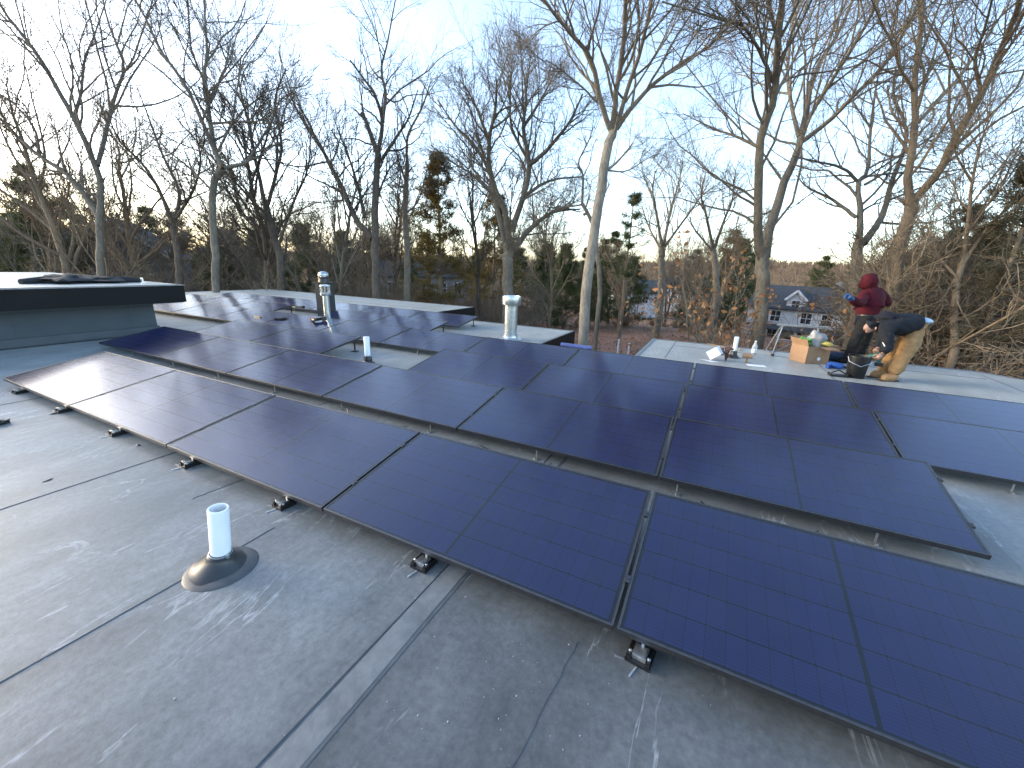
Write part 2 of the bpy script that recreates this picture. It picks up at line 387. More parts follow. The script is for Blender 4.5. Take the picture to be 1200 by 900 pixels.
# ---------------------------------------------------------------- the house we stand on
house=empty('flat_roof_house',(0,0,0),label='low modern house with grey rubber membrane flat roof and black fascia',cat='building')
OUT=[(-14,-7),(14.6,-7),(14.6,7.4),(13.6,8.4),(12.47,9.4),(6.44,9.3),(6.44,6.55),(4.38,6.55),(4.38,9.2),(-0.99,9.2),(-0.99,12.7),(-14,12.7)]
def offset_poly(p,d):
    n=len(p); out=[]
    for i in range(n):
        a=Vector(p[i-1]); b=Vector(p[i]); c=Vector(p[(i+1)%n])
        e1=(b-a).normalized(); e2=(c-b).normalized(); n1=Vector((-e1.y,e1.x)); n2=Vector((-e2.y,e2.x))
        bis=(n1+n2); bis=bis/max(bis.length_squared,1e-6)*2
        out.append((b.x+bis.x*d,b.y+bis.y*d))
    return out
roofm=MB(); roofm.prism(offset_poly(OUT,.004),-.33,0); roof=roofm.build('roof_membrane',M['roof'],house)
fa=MB(); n=len(OUT); ins=offset_poly(OUT,-.02)
for i in range(n):
    a,b=OUT[i],OUT[(i+1)%n]; c,d=ins[i],ins[(i+1)%n]
    fa.add([(a[0],a[1],-.38),(b[0],b[1],-.38),(d[0],d[1],-.38),(c[0],c[1],-.38),(a[0],a[1],.006),(b[0],b[1],.006),(d[0],d[1],.006),(c[0],c[1],.006)],
           [(0,1,2,3),(4,5,6,7),(2,3,7,6),(0,1,5,4)])
fa.build('fascia',M['fascia'],house)
edge=MB(); e2=offset_poly(OUT,.07)
for i in range(n):
    a,b=OUT[i],OUT[(i+1)%n]; c,d=e2[i],e2[(i+1)%n]
    edge.add([(a[0],a[1],.004),(b[0],b[1],.004),(d[0],d[1],.004),(c[0],c[1],.004),(a[0],a[1],.01),(b[0],b[1],.01),(d[0],d[1],.01),(c[0],c[1],.01)],
           [(4,5,6,7),(2,3,7,6),(0,1,5,4)])
edge.build('edge_strip',M['lap'],house)
wl_=MB(); wl_.prism(offset_poly(OUT,.45),-4.2,-.34); wl_.build('wall',M['housewall'],house)
ns=MB(); ns.box((6.784,-6.8,.0003),(9.7,6.4,.002)); ns.build('membrane_sheet',M['roof_new'],house,label='darker newer sheet of roof membrane')
# membrane laps: thin raised strips with a darker glued edge
def lap(x,y0,y1,w,h=.004,mat='lap',skew=0.0):
    b=MB(); N=24
    V=[];Fc=[]; rg=random.Random(int(x*100))
    for i in range(N+1):
        y=y0+(y1-y0)*i/N; j=rg.uniform(-.004,.004); xo=x+skew*(i/N)
        V+= [(xo-w/2+j,y,.0005),(xo-w/2+j+.004,y,h),(xo+w/2+j-.004,y,h),(xo+w/2+j,y,.0005)]
    for i in range(N):
        for k in range(3): Fc.append((i*4+k,i*4+k+1,i*4+4+k+1,i*4+4+k))
    b.add(V,Fc); return b.build('membrane_seam',M[mat],house)
lap(6.7,-6.8,6.4,.12,.005); lap(6.772,-6.8,6.4,.022,.0035,'lap_dark'); lap(6.63,-6.8,6.4,.008,.0065,'lap_dark')
for x,y0,y1 in ((5.46,-6.8,-.18),(3.74,-6.8,6.4),(.88,-6.8,6.4),(9.75,3.2,9.1),(7.0,7,9.25),(-2.2,4,12.5),(12.4,-6,9)):
    lap(x,y0,y1,.011,.004,'lap_dark')
lap(7.36,-1.2,-.05,.006,.0045,'lap_dark',.09); lap(4.66,-.25,.3,.01,.003,'lap_dark',.05)
def lap_x(y,x0,x1,w=.012):
    b=MB(); b.box((x0,y-w/2,.0005),(x1,y+w/2,.004)); b.build('membrane_seam',M['lap_dark'],house)
lap_x(8.6,7.05,12.3); lap_x(10.9,-13.5,-1.1)

# raised block at the west end: slate wall with deep black fascia
up=empty('raised_roof_block',(-3.0,0,0),label='raised roof block with slate grey wall under a deep black fascia',cat='wall')
w=MB(); w.box((-5.9,-6.9,.16),(0,2.93,.68)); wo=w.build('wall',M['siding'],up)
w=MB(); w.box((-5.98,-6.95,0),(.028,2.96,.158)); w.build('upstand',M['siding_base'],up)
w=MB(); w.box((.028,-6.9,0.002),(.10,3.02,.014)); w.build('base_flashing',M['rubber'],up)
for yy in (-5.1,-3.1,-1.1,.9,2.5):
    w=MB(); w.box((.001,yy-.004,.16),(.006,yy+.004,.68)); w.build('panel_joint',M['lap_dark'],up)
w=MB(); w.box((-6.4,-6.98,.68),(.5,3.33,1.02)); w.build('fascia',M['fascia'],up)
w=MB(); w.box((-6.42,-6.99,1.021),(.52,3.35,1.035)); w.build('drip_edge',M['lap'],up)
w=MB(); w.box((-6.3,-6.9,1.036),(.44,3.27,1.044)); w.build('roof_membrane',M['roof'],up)
w=MB(); w.box((.02,-6.9,.664),(.46,3.3,.679)); w.build('soffit',M['siding'],up)

# ---------------------------------------------------------------- solar panels
TILT=R(9.559); PW,PD=1.9,1.0224; PITCH_X=1.9
PL=1.882; FR=.035
ROWY=[0,1.5726,3.0043,4.4091,5.82,7.24]; ROWX=[0,-.02,-.0145,.009,0,0]; Z0=.12
def frame_mesh():
    b=MB(); L,D=PL,PD; lip=.011
    # lipped aluminium frame, top at z=0
    for lo,hi in (((0,0,-FR),(L,lip,0)),((0,D-lip,-FR),(L,D,0)),((0,lip,-FR),(lip,D-lip,0)),((L-lip,lip,-FR),(L,D-lip,0))): b.box(lo,hi)
    me=b.mesh('frame',M['frame'])
    bm=bmesh.new(); bm.from_mesh(me); bmesh.ops.bevel(bm,geom=[e for e in bm.edges],offset=.0012,segments=1,affect='EDGES'); bm.to_mesh(me); bm.free()
    return me
def sheet(name,x0,x1,y0,y1,z,mat,t=0):
    b=MB()
    if t: b.box((x0,y0,z-t),(x1,y1,z))
    else: b.add([(x0,y0,z),(x1,y0,z),(x1,y1,z),(x0,y1,z)],[(0,1,2,3)])
    return b.mesh(name,M[mat])
me_frame=frame_mesh()
me_back=sheet('backsheet',.012,PL-.012,.012,PD-.012,-.007,'backsheet',.004)
me_glass=sheet('glass',.012,PL-.012,.012,PD-.012,-.0025,'glass')
NC,NR=11,6; mid=.016
cw=((PL-.024-.03-mid)/2)/NC; chh=(PD-.024-.022)/NR
def cell_m():
    b=MB(); w=cw-.0013; h=chh-.006; c=.005
    b.add([(c,0,0),(w-c,0,0),(w,c,0),(w,h-c,0),(w-c,h,0),(c,h,0),(0,h-c,0),(0,c,0)],[tuple(range(8))]); return b.mesh('cell',M['cell'])
me_cell=cell_m()
def strip_m():
    b=MB(); h=chh-.006
    for i in range(NC):
        x=i*cw; w=cw-.0012; b.add([(x,0,0),(x+w,0,0),(x+w,h,0),(x,h,0)],[(0,1,2,3)])
    return b.mesh('cell_row',M['strip'])
me_strip=strip_m()
cb=MB(); cb.box((-.011,-.022,-.012),(.011,.022,.003)); cb.lathe([(.006,.003),(.006,.007),(.003,.008)],seg=8); me_clamp=cb.mesh('clamp',M['frame'])
rail=MB(); rail.box((-.02,-.02,-.075),(.02,PD+.03,-FR-.001)); me_rail=rail.mesh('rail',M['blackplastic'])
RPT=R(0)
NEAR={(0,2),(0,3),(0,4),(1,2),(1,3),(1,4)}
ROWS={0:[0,1,2,3,4],1:[-1,0,1,2,3,4],2:[-1,0,2,3,4,5],3:list(range(-5,6)),4:[-5,-4,-3,-1,0],5:[-5,-4,-3,-2,-1,0]}
ORD=['first','second','third','fourth','fifth','sixth','seventh','eighth','ninth','tenth','eleventh']
for r_ in ROWS:
    for j,k in enumerate(ROWS[r_]):
        x=ROWX[r_]+k*PITCH_X+(PITCH_X-PL)/2
        t=empty('solar_panel',(x,ROWY[r_],Z0+random.uniform(-.002,.002)),
            label=f'dark blue solar panel, {ORD[j]} from the raised wall in the {ORD[r_]} row',cat='solar panel',group='tilted solar panels in rows on the roof')
        t.rotation_euler=(TILT+R(random.uniform(-.15,.15)),R(random.uniform(-.08,.08)),0)
        link('frame',me_frame,t); link('backsheet',me_back,t); link('glass',me_glass,t)
        for half in (0,1):
            x0=.012+.015+half*(NC*cw+mid)
            for rr_ in range(NR):
                y0=.012+.011+rr_*chh+.003
                if (r_,k) in NEAR:
                    for c in range(NC):
                        o=link('cell',me_cell,t); o.location=(x0+c*cw,y0,-.0060)
                else:
                    o=link('cell_row',me_strip,t); o.location=(x0,y0,-.0060)
        for yy in (.27,.77):
            if k+1 in ROWS[r_]:
                o=link('clamp',me_clamp,t); o.location=(PL+.009,PD*yy,.0015)
            else:
                o=link('clamp',me_clamp,t); o.location=(PL+.004,PD*yy,.0015)
# feet: black base plate bolted to the membrane, bright clamp, short post up to the frame
def mount_proto(front):
    t=empty('roof_mount',(0,0,0))
    b=MB(); b.box((-.055,-.05,0.001),(.055,.06,.016)); b.box((-.05,-.045,.016),(-.032,.05,.034)); b.box((.032,-.045,.016),(.05,.05,.034)); b.build('base_plate',M['blackplastic'],t)
    b=MB(); b.box((-.03,-.03,.0165),(.03,.03,.044)); b.box((-.022,-.04,.044),(.022,.012,.052)); b.build('clamp',M['alu'],t)
    for sx in (-1,1):
        b=MB(); b.lathe([(.008,.034),(.008,.042),(.004,.045)],(sx*.041,-.02,0),8); b.build('bolt',M['galv'],t)
    b=MB(); b.bar((-.05,-.045,.004),(-.10,-.055,.004),.006); b.bar((.0,-.055,.004),(-.012,-.115,.003),.007); b.build('metal_tab',M['alu'],t)
    b=MB(); b.box((-.006,.028,.016),(.006,.034,.086)); b.build('post',M['alu'],t)
    return t
protoF=mount_proto(True); first=True
def lfoot_proto():
    t=empty('roof_mount',(0,0,0))
    b=MB(); b.box((-.03,-.02,.001),(.03,.035,.007)); b.build('base_plate',M['steel'],t)
    b=MB(); b.box((-.006,.026,.009),(.006,.031,.086)); b.build('post',M['steel'],t)
    b=MB(); b.lathe([(.008,.009),(.008,.016),(.004,.018)],(0,-.005,0),8); b.build('bolt',M['galv'],t); return t
protoL=lfoot_proto(); firstL=True
rowname=['first','second','third','fourth','fifth','sixth']
for r_ in ROWS:
    for nn in range(-9,9):
        x=.43+1.22*nn
        kk=math.floor((x-ROWX[r_])/PITCH_X)
        if kk not in ROWS[r_]: continue
        if r_>=4 and x<-6: continue
        if r_==0: o=protoF if first else copy_tree(protoF); first=False
        else: o=protoL if firstL else copy_tree(protoL); firstL=False
        o.location=(x+random.uniform(-.03,.03),ROWY[r_]+(.012 if r_==0 else .0)-.005,0); o.rotation_euler=(0,0,random.uniform(-.12,.12))
        tag(o,label=(f'small black and silver foot under the front edge of the {rowname[r_]} panel row' if r_==0 else f'slim silver foot under the front edge of the {rowname[r_]} panel row'),cat='bracket',group=f'feet of the {rowname[r_]} panel row')
# tall rear legs under the high edges
def leg_proto():
    t=empty('rear_support',(0,0,0)); b=MB(); b.box((-.05,-.05,.001),(.05,.05,.014)); b.build('base_plate',M['blackplastic'],t)
    b=MB(); b.bar((0,0,.014),(0,0,.236),.03,.012); b.build('post',M['blackplastic'],t)
    b=MB(); b.box((-.05,-.03,.216),(.05,.025,.2365)); b.build('head_bracket',M['blackplastic'],t); return t
pl_=leg_proto(); first=True
for r_ in ROWS:
    ks=ROWS[r_]
    for k in ks:
        for side in (.12,.5,.93):
            o=pl_ if first else copy_tree(pl_); first=False
            o.location=(ROWX[r_]+k*PITCH_X+side*PITCH_X,ROWY[r_]+PD*math.cos(TILT)-.055,0.0)
            tag(o,label=f'black rear leg propping up the high edge of the {rowname[r_]} panel row',cat='bracket',group=f'rear legs of the {rowname[r_]} panel row')
# end brackets sticking out at the open end of the second row
for yy,z in ((.12,.0),(.78,.10)):
    b=MB(); b.box((0,0,0),(.05,.05,.03)); b.box((.012,.01,.03),(.034,.034,.05)); 
    o=b.build('end_bracket',M['blackplastic'],None,label='small black end bracket on the open end of the second panel row',cat='bracket',group='end brackets of the second row')
    o.location=(ROWX[1]+5*PITCH_X-.009,ROWY[1]+yy,Z0-.068+z)

# ---------------------------------------------------------------- roof pipes and vents
def pvc_vent(base,h,rad,boot_r,lean,label,flange=True,boot_h=.11):
    t=empty('plumbing_vent',base,label=label,cat='pipe')
    M3=Matrix.Rotation(lean[0],3,'X')@Matrix.Rotation(lean[1],3,'Y')
    b=MB(); b.lathe([(rad,.02),(rad,h-.003),(rad-.002,h),(rad-.009,h),(rad-.009,.05)],seg=28,M=M3); b.build('pipe',M['pvc'],t,True)
    if flange:
        b=MB(); b.lathe([(boot_r*1.08,.0006),(boot_r*1.06,.0035),(boot_r*1.03,.006),(boot_r*.96,.0105),(boot_r*.8,.016),(boot_r*.72,.0175)],seg=48); b.build('flange',M['flange'],t,True)
    b=MB(); pr_=[(boot_r*.9,.012),(boot_r*.74,.024),(boot_r*.62,.045),(rad*1.5,.07),(rad*1.46,.075),(rad*1.32,boot_h-.025),(rad*1.3,boot_h-.018),(rad*1.12,boot_h-.012),(rad*1.1,boot_h),(rad*1.0,boot_h+.001)]
    b.lathe(pr_,seg=40,M=M3); b.build('rubber_boot',M['rubber'],t,True)
    b=MB(); b.lathe([(rad*1.115,boot_h-.010),(rad*1.15,boot_h-.009),(rad*1.15,boot_h-.002),(rad*1.115,boot_h-.001)],seg=32,M=M3); b.box((rad*1.05,-.008,boot_h-.014),(rad*1.35,.008,boot_h+.004),M3.to_4x4()); b.build('hose_clamp',M['galv'],t)
    return t
pvc_vent((5.545,-.545,0),.385,.049,.165,(-.05,.10),'white plastic vent pipe in black rubber boot on the open grey roof')
pvc_vent((2.63,3.42,0),.45,.048,.11,(0,0),'white plastic vent pipe standing in the gap left in the third panel row',boot_h=.13)
pvc_vent((8.24,7.9,0),.43,.042,.13,(0,0),'white plastic vent pipe beside the clear bottle and white carton',boot_h=.15)

g=empty('galvanised_vent',(3.53,7.0,0),label='tall galvanised steel vent pipe with wide collar on the rear roof',cat='vent')
b=MB(); b.lathe([(.165,.002),(.165,.02),(.15,.03),(.147,.78),(.147,.79)],seg=40); b.build('pipe',M['galv'],g,True)
b=MB(); b.lathe([(.148,.79),(.21,.80),(.216,.81),(.216,.98),(.211,.995),(.195,1.0),(.19,.985),(.185,.82)],seg=40); b.build('collar',M['galv'],g,True)
b=MB(); b.lathe([(.27,.002),(.27,.008),(.18,.05),(.165,.12),(.168,.14),(.149,.145)],seg=40); b.build('flashing',M['galv'],g,True)
b=MB()
for z in (.2,.5,.76): b.lathe([(.1495,z),(.1535,z+.006),(.1495,z+.012)],seg=40)
b.build('seam_ring',M['galv'],g,True)

P=on_z(386,372,.05)
g=empty('flue_pipe',(-.95,5.63,0),label='thin silver flue pipe with slotted cap among the far panels',cat='vent')
b=MB(); b.lathe([(.12,.002),(.10,.03),(.078,.05),(.075,.80)],seg=28); b.build('pipe',M['galv'],g,True)
b=MB(); b.lathe([(.12,.80),(.125,.81),(.125,.86),(.115,.87)],seg=28); b.lathe([(.115,1.02),(.122,1.03),(.118,1.05),(.02,1.07)],seg=28); b.build('cap',M['galv'],g,True)
for a in range(8):
    b=MB(); an=a*math.pi/4; b.bar((.1*math.cos(an),.1*math.sin(an),.87),(.1*math.cos(an),.1*math.sin(an),1.025),.03,.01); b.build('slot_bar',M['galv'],g)

g=empty('chimney',(-2.62,6.98,0),R(12),label='dark square chimney with domed metal cap behind the silver flue',cat='chimney')
b=MB(); b.box((-.19,-.17,0.002),(.19,.17,1.0)); b.build('chase',M['chase'],g)
b=MB(); b.box((-.23,-.21,1.001),(.23,.21,1.02)); b.build('cover',M['chase'],g)
b=MB(); b.lathe([(.15,1.021),(.14,1.12),(.16,1.13),(.16,1.16),(.12,1.17)],seg=24); b.build('flue_collar',M['rubber'],g,True)
b=MB(); b.lathe([(.14,1.19),(.145,1.21),(.135,1.27),(.09,1.31),(.02,1.325)],seg=24); b.lathe([(.09,1.16),(.09,1.2)],seg=24); b.build('dome_cap',M['galv'],g,True)

# ---------------------------------------------------------------- small things left lying about
rg=random.Random(3)
def surf_z(r_,y): return Z0+(y-ROWY[r_])*math.tan(TILT)
# red and black cordless driver lying on a fourth row panel
x,y=-.72,5.05; z=surf_z(3,y)
t=empty('cordless_driver',(x,y,z+.006),R(-25),label='red and black cordless driver lying on a panel near the silver flue',cat='tool'); t.rotation_euler=(TILT,0,R(-25))
b=MB(); b.tube([(-.16,0,.05),(-.05,0,.05),(.05,0,.05)],[.03,.045,.045],10); b.build('body',M['blackplastic'],t,True)
b=MB(); b.tube([(.05,0,.05),(.10,0,.05),(.13,0,.05)],[.042,.04,.03],10); b.build('motor_cover',M['blackplastic'],t,True)
b=MB(); b.bar((.03,0,.045),(.09,.17,.045),.05,.06); b.build('grip',M['blackplastic'],t)
b=MB(); b.box((.05,.15,.0),(.17,.25,.085)); b.build('battery',M['blackplastic'],t)
b=MB(); b.tube([(-.27,0,.05),(-.2,0,.05),(-.16,0,.05)],[.02,.035,.038],10); b.build('nose',M['redtool'],t,True)
# dark cable coil and hardware at the edge of the gap in the fifth row
p=(-3.55,6.0)
t=empty('cable_bundle',(-3.3,6.55,surf_z(4,6.55)+.012),label='dark tangle of panel cable on the edge of the fifth row gap',cat='cable')
b=MB(); pts=[(.25*math.cos(a)*(1-.03*a),.09*math.sin(a),.02+.01*math.sin(3*a)) for a in [i*.45 for i in range(34)]]; b.tube(pts,.011,6); b.build('loop',M['blackplastic'],t,True)
b=MB(); b.box((.12,-.04,.0),(.24,.05,.07)); b.build('junction',M['blackplastic'],t)
x,y=-1.75,4.92
t=empty('work_glove',(x,y,surf_z(3,y)+.004),R(20),label='flat dark grey work glove lying on a panel beside the cordless driver',cat='glove'); t.rotation_euler=(TILT,0,R(20))
b=MB(); b.blob((0,0,.015),(.09,.05,.016),rg,2,.15,0.0)
for i in range(4): b.tube([(.06,-.035+i*.024,.014),(.11,-.042+i*.028,.014),(.16,-.046+i*.03,.012)],[.012,.011,.008],6)
b.tube([(0,.04,.014),(.03,.08,.013),(.06,.1,.012)],[.012,.011,.008],6); b.build('knit_hand',M['blackcloth'],t,True)
b=MB(); b.tube([(-.15,0,.016),(-.07,0,.016)],[.04,.036],10); o=b.build('cuff',M['blackcloth'],t,True); o.scale=(1,1,.4)
x,y=-2.55,4.86
t=empty('offcut_strip',(x,y,surf_z(3,y)+.004),R(-8),label='narrow black offcut of rail lying flat on a fourth row panel',cat='offcut'); t.rotation_euler=(TILT,0,R(-8))
b=MB(); b.box((-.16,-.02,0),(.16,.02,.02)); b.box((-.16,-.006,.02),(.16,.006,.03)); b.build('bar',M['blackplastic'],t)
# bits on the open roof
def debris(px,py,s,label,seed):
    p=on_z(px,py,0); r2=random.Random(seed); b=MB(); b.blob((0,0,s[2]*.7),s,r2,2,.3,0.001)
    o=b.build('debris_scrap',M['blackplastic'],None,label=label,cat='scrap',smooth=False); o.location=(p[0],p[1],0); o.rotation_euler=(0,0,r2.uniform(0,3)); return o
debris(2,497,(.07,.045,.03),'black crumpled scrap lying on the open roof by the membrane seam',1)
debris(67,484.5,(.05,.012,.008),'thin black sliver of tape beside the first row front edge',2)
debris(56,563,(.028,.009,.004),'small dark fleck on the open roof in front of the panels',3)
debris(162,522,(.02,.014,.006),'dark leaf crumb near the front edge of the panels',4)
for i in range(46):
    px=rg.uniform(430,900); py=rg.uniform(700,890)
    if 450+(px-377)*.407+150<py or i%3==0:
        pass
gb=MB(); cnt=0
for i in range(110):
    x=rg.uniform(6.0,8.6); y=rg.uniform(-1.3,-.05)
    if rg.random()<.75: x=rg.gauss(7.35,.35); y=rg.gauss(-.4,.25)
    if y>-.02: continue
    s=abs(rg.gauss(0,.0008))+.0004; gb.box((x-s,y-s*rg.uniform(.6,1.6),.0015),(x+s,y+s,.0023+s*1.2))
gb.build('roof_grit',M['dust'],None,label='scattered pale grit and metal shavings on the open roof membrane',cat='grit',kind='stuff')
# jacket on the raised block
jp=on_z(104,331,1.05)
t=empty('jacket',(jp[0],jp[1],1.044),label='black jacket crumpled on top of the raised roof block',cat='jacket')
b=MB(); b.blob((0,-.3,.06),(.42,.36,.11),rg,3,.35,0.0); b.blob((.05,.12,.05),(.36,.32,.09),rg,3,.35,0.0); b.build('body',M['jacket'],t,True)
b=MB(); b.tube([(.1,.2,.05),(.12,.55,.05),(.05,.85,.035)],[.09,.075,.05],9); b.build('sleeve',M['jacket'],t,True)
b=MB(); b.tube([(-.1,-.5,.05),(0,-.75,.045),(.1,-.95,.04)],[.09,.07,.05],9); b.build('sleeve',M['jacket'],t,True)
b=MB(); b.bar((0,0,0),(0,0,.11),.03,.05); b.box((-.06,-.05,0),(.06,.05,.012)); o=b.build('roof_bracket',M['alu'],None,label='small metal bracket near the corner of the raised roof block',cat='bracket'); o.location=(-3.3,2.95,1.045)
# blue strip hung on the rear edge
b=MB(); b.box((-.33,-.03,0),(.33,.03,.05)); b.box((-.33,.02,-.08),(.33,.045,.012)); o=b.build('protective_strip',M['bluefoam'],None,label='bright blue protective strip on the roof edge behind the fourth row',cat='strip'); o.location=(5.3,6.5,.10); o.rotation_euler=(0,0,R(-1))
st=MB(); st.box((-.3,-.02,0),(-.26,.02,.10)); st.box((.26,-.02,0),(.3,.02,.10)); s_=st.build('stand',M['blackplastic'],o); s_.location=(0,0,-.10)

# ---------------------------------------------------------------- work area on the rear roof
# cardboard carton with open flaps
t=empty('cardboard_box',(9.6,8.42,0),R(33),label='open brown cardboard box with folded flaps on the rear roof',cat='box')
W_,D_,H_=.25,.21,.34
def wallp(lo,hi): b=MB(); b.box(lo,hi); return b.build('side',M['card'],t)
wallp((-W_,-D_,.002),(W_,-D_+.008,H_)); wallp((-W_,D_-.008,.002),(W_,D_,H_)); wallp((-W_,-D_+.008,.002),(-W_+.008,D_-.008,H_)); wallp((W_-.008,-D_+.008,.002),(W_,D_-.008,H_))
b=MB(); b.box((-W_+.008,-D_+.008,.003),(W_-.008,D_-.008,.012)); b.build('bottom',M['card_in'],t)
def flap(p0,p1,ang_vec):
    b=MB(); a=Vector(p0); c=Vector(p1); v=Vector(ang_vec); nrm=(c-a).cross(v).normalized()*.005
    V=[a,c,c+v,a+v]; b.add([*V,*[q+nrm for q in V]],[(0,1,2,3),(4,5,6,7),(0,1,5,4),(1,2,6,5),(2,3,7,6),(3,0,4,7)]); b.build('flap',M['card_in'],t)
flap((-.02,-D_,H_),(W_,-D_,H_),(.05,-.16,-.03)) ; flap((W_,-D_,H_),(W_,D_,H_),(.17,0,.03)); flap((-W_,D_,H_),(W_,D_,H_),(0,.1,.14)); flap((-W_,-D_,H_),(-W_,D_,H_),(-.06,0,.13))
b=MB(); b.lathe([(.035,0),(.035,.0015),(.0,.0016)],seg=16,M=Matrix.Rotation(R(90),3,'X')); o=b.build('printed_mark',M['whitepaper'],t); o.location=(.03,-D_-.0005,.1)
b=MB(); b.blob((0,0,.14),(.16,.12,.2),rg,3,.22); o=b.build('plastic_bag',M['greybag'],None,label='crumpled grey plastic bag sticking out of the cardboard box',cat='bag',smooth=True); o.location=(9.66,8.46,.28)
b=MB(); b.tube([(-.12,0,.05),(-.05,.04,.14),(.02,0,.1),(.08,-.05,.13),(.12,0,.04),(0,-.04,.02)],.035,8); o=b.build('green_strap',M['green'],None,label='bright green strap bundle lying inside the cardboard box',cat='strap',smooth=True); o.location=(9.47,8.38,.33)
b=MB(); b.blob((0,0,.04),(.09,.06,.05),rg,2,.2); o=b.build('yellow_wrapper',M['yellow'],None,label='yellow crumpled wrapper at the rim of the cardboard box',cat='wrapper'); o.location=(9.84,8.4,.35)
# aluminium work stand
t=empty('work_stand',(9.42,9.0,0),R(6),label='low folding aluminium work stand at the rear roof edge',cat='stand')
def leg(a,b_): bb=MB(); bb.tube([a,b_],.014,8); return bb.build('leg',M['steel'],t,True)
for s in (-1,1):
    leg((-.32,s*.05,.62),(-.46,s*.30,.03)); leg((.32,s*.05,.62),(.46,s*.30,.03))
bb=MB(); bb.box((-.42,-.03,.62),(.55,.03,.655)); bb.build('top_rail',M['steel'],t)
for s in (-1,1):
    bb=MB(); bb.tube([(s*.46,-.34,.025),(s*.46,.34,.025)],.014,8); bb.build('foot_bar',M['steel'],t,True)
    for q in (-1,1):
        bb=MB(); bb.lathe([(.032,0.001),(.032,.05),(.02,.055)],(s*.46,q*.34,0),10); bb.build('rubber_foot',M['rubber'],t)
bb=MB(); bb.tube([(-.36,.17,.3),(.36,.17,.3)],.011,8); bb.tube([(-.45,-.28,.06),(-.05,-.1,.3)],.011,8); bb.build('brace',M['steel'],t,True)
# bucket
t=empty('bucket',(10.12,7.32,0),label='black plastic bucket in front of the bending worker',cat='bucket')
b=MB(); b.lathe([(.125,.002),(.13,.01),(.155,.36),(.165,.362),(.165,.385),(.15,.385),(.125,.02),(0,.019)],seg=28); b.build('tub',M['blackplastic'],t,True)
b=MB(); b.tube([(-.16,0,.35),(-.15,-.08,.28),(0,-.17,.22),(.15,-.08,.28),(.16,0,.35)],.006,6); b.build('handle',M['galv'],t,True)
t=empty('tool_tray',(9.86,7.22,0),R(10),label='flat black tool tray on the roof beside the bucket',cat='tray')
b=MB(); b.box((-.13,-.07,.002),(.13,.07,.03)); b.box((-.13,-.07,.03),(-.12,.07,.06)); b.box((.12,-.07,.03),(.13,.07,.06)); b.build('tray',M['blackplastic'],t)
b=MB(); b.tube([(-.1,0,.06),(0,0,.11),(.1,0,.06)],.012,7); b.build('handle',M['blackplastic'],t,True)
# dark blue tool bag
t=empty('tool_bag',(10.15,8.85,0),R(-6),label='long dark blue tool bag lying on the rear roof',cat='bag')
b=MB(); b.blob((0,0,.09),(.40,.14,.095),rg,3,.12,.002); b.build('body',simple('navy_bag',(.02,.045,.10),(.012,.02,.045),9,.7,bmp=.4),t,True)
b=MB(); b.tube([(-.22,0,.16),(-.1,.02,.23),(.1,.02,.23),(.22,0,.16)],.014,7); b.build('handle',M['blackcloth'],t,True)
# blue corded drill
t=empty('power_drill',(9.98,7.95,0),R(-20),label='blue power drill lying on the rear roof beside the cardboard box',cat='tool')
b=MB(); b.tube([(-.14,0,.06),(-.12,0,.06),(.06,0,.06),(.1,0,.055)],[.04,.058,.056,.035],12); b.build('body',M['bluetool'],t,True)
b=MB(); b.tube([(.1,0,.055),(.16,0,.05),(.27,0,.05)],[.028,.02,.009],10); b.build('chuck',M['blackplastic'],t,True)
b=MB(); b.bar((-.08,0,.05),(-.12,-.17,.04),.055,.06); b.build('grip',M['bluetool'],t)
# white carton, dried plant, wooden knob, bottle near the third pipe
t=empty('folded_carton',(7.93,7.35,0),R(-15),label='small white open carton tipped on its edge by the vent pipe',cat='carton')
for k,(lo,hi) in enumerate((((-.11,-.09,0),(.11,-.086,.17)),((-.11,.086,0),(.11,.09,.17)),((-.11,-.086,0),(-.106,.086,.17)),((.106,-.086,0),(.11,.086,.17)),((-.106,-.086,0),(.106,.086,.004)))):
    b=MB(); b.box(lo,hi,Matrix.Translation((0,0,.082))@Matrix.Rotation(R(-38),4,'Y')); b.build('panel',M['whitepaper'],t)
b=MB(); b.add([(-.16,-.1,.003),(.1,-.12,.003),(-.02,-.25,.006),(-.26,-.2,.012)],[(0,1,2,3)]); b.build('flap',M['whitepaper'],t)
t=empty('dried_plant',(8.1,7.45,0),label='clump of dark dry brown stems beside the white carton',cat='plant')
b=MB()
for i in range(14):
    a=rg.uniform(0,6.28); h=rg.uniform(.12,.34); q=rg.uniform(.03,.13); b.tube([(0,0,0),(q*.4*math.cos(a),q*.4*math.sin(a),h*.6),(q*math.cos(a),q*math.sin(a),h)],[.011,.009,.005],5)
b.build('stem',M['brownthing'],t)
b=MB()
for i in range(9):
    a=rg.uniform(0,6.28); b.blob((.09*math.cos(a),.09*math.sin(a),rg.uniform(.1,.3)),(.035,.03,.03),rg,1,.3)
b.build('seed_head',M['brownthing'],t)
t=empty('wooden_mallet',(8.46,7.5,0),label='small tan wooden mallet standing on its handle by the vent pipe',cat='tool')
b=MB(); b.tube([(0,0,.001),(0,0,.10)],[.022,.018],9); b.build('handle',M['boot'],t,True)
b=MB(); b.tube([(-.09,0,.13),(0,0,.14),(.09,0,.13)],[.04,.052,.04],10); b.build('head',M['card'],t,True)
t=empty('water_bottle',(8.62,8.3,0),label='clear plastic water bottle standing near the vent pipe',cat='bottle')
b=MB(); b.lathe([(.045,.002),(.05,.01),(.05,.2),(.045,.24),(.018,.29),(.018,.305)],seg=20); b.build('body',M['bottle'],t,True)
b=MB(); b.lathe([(.021,.306),(.021,.33),(.018,.333)],seg=14); b.build('cap',M['whitepaper'],t,True)
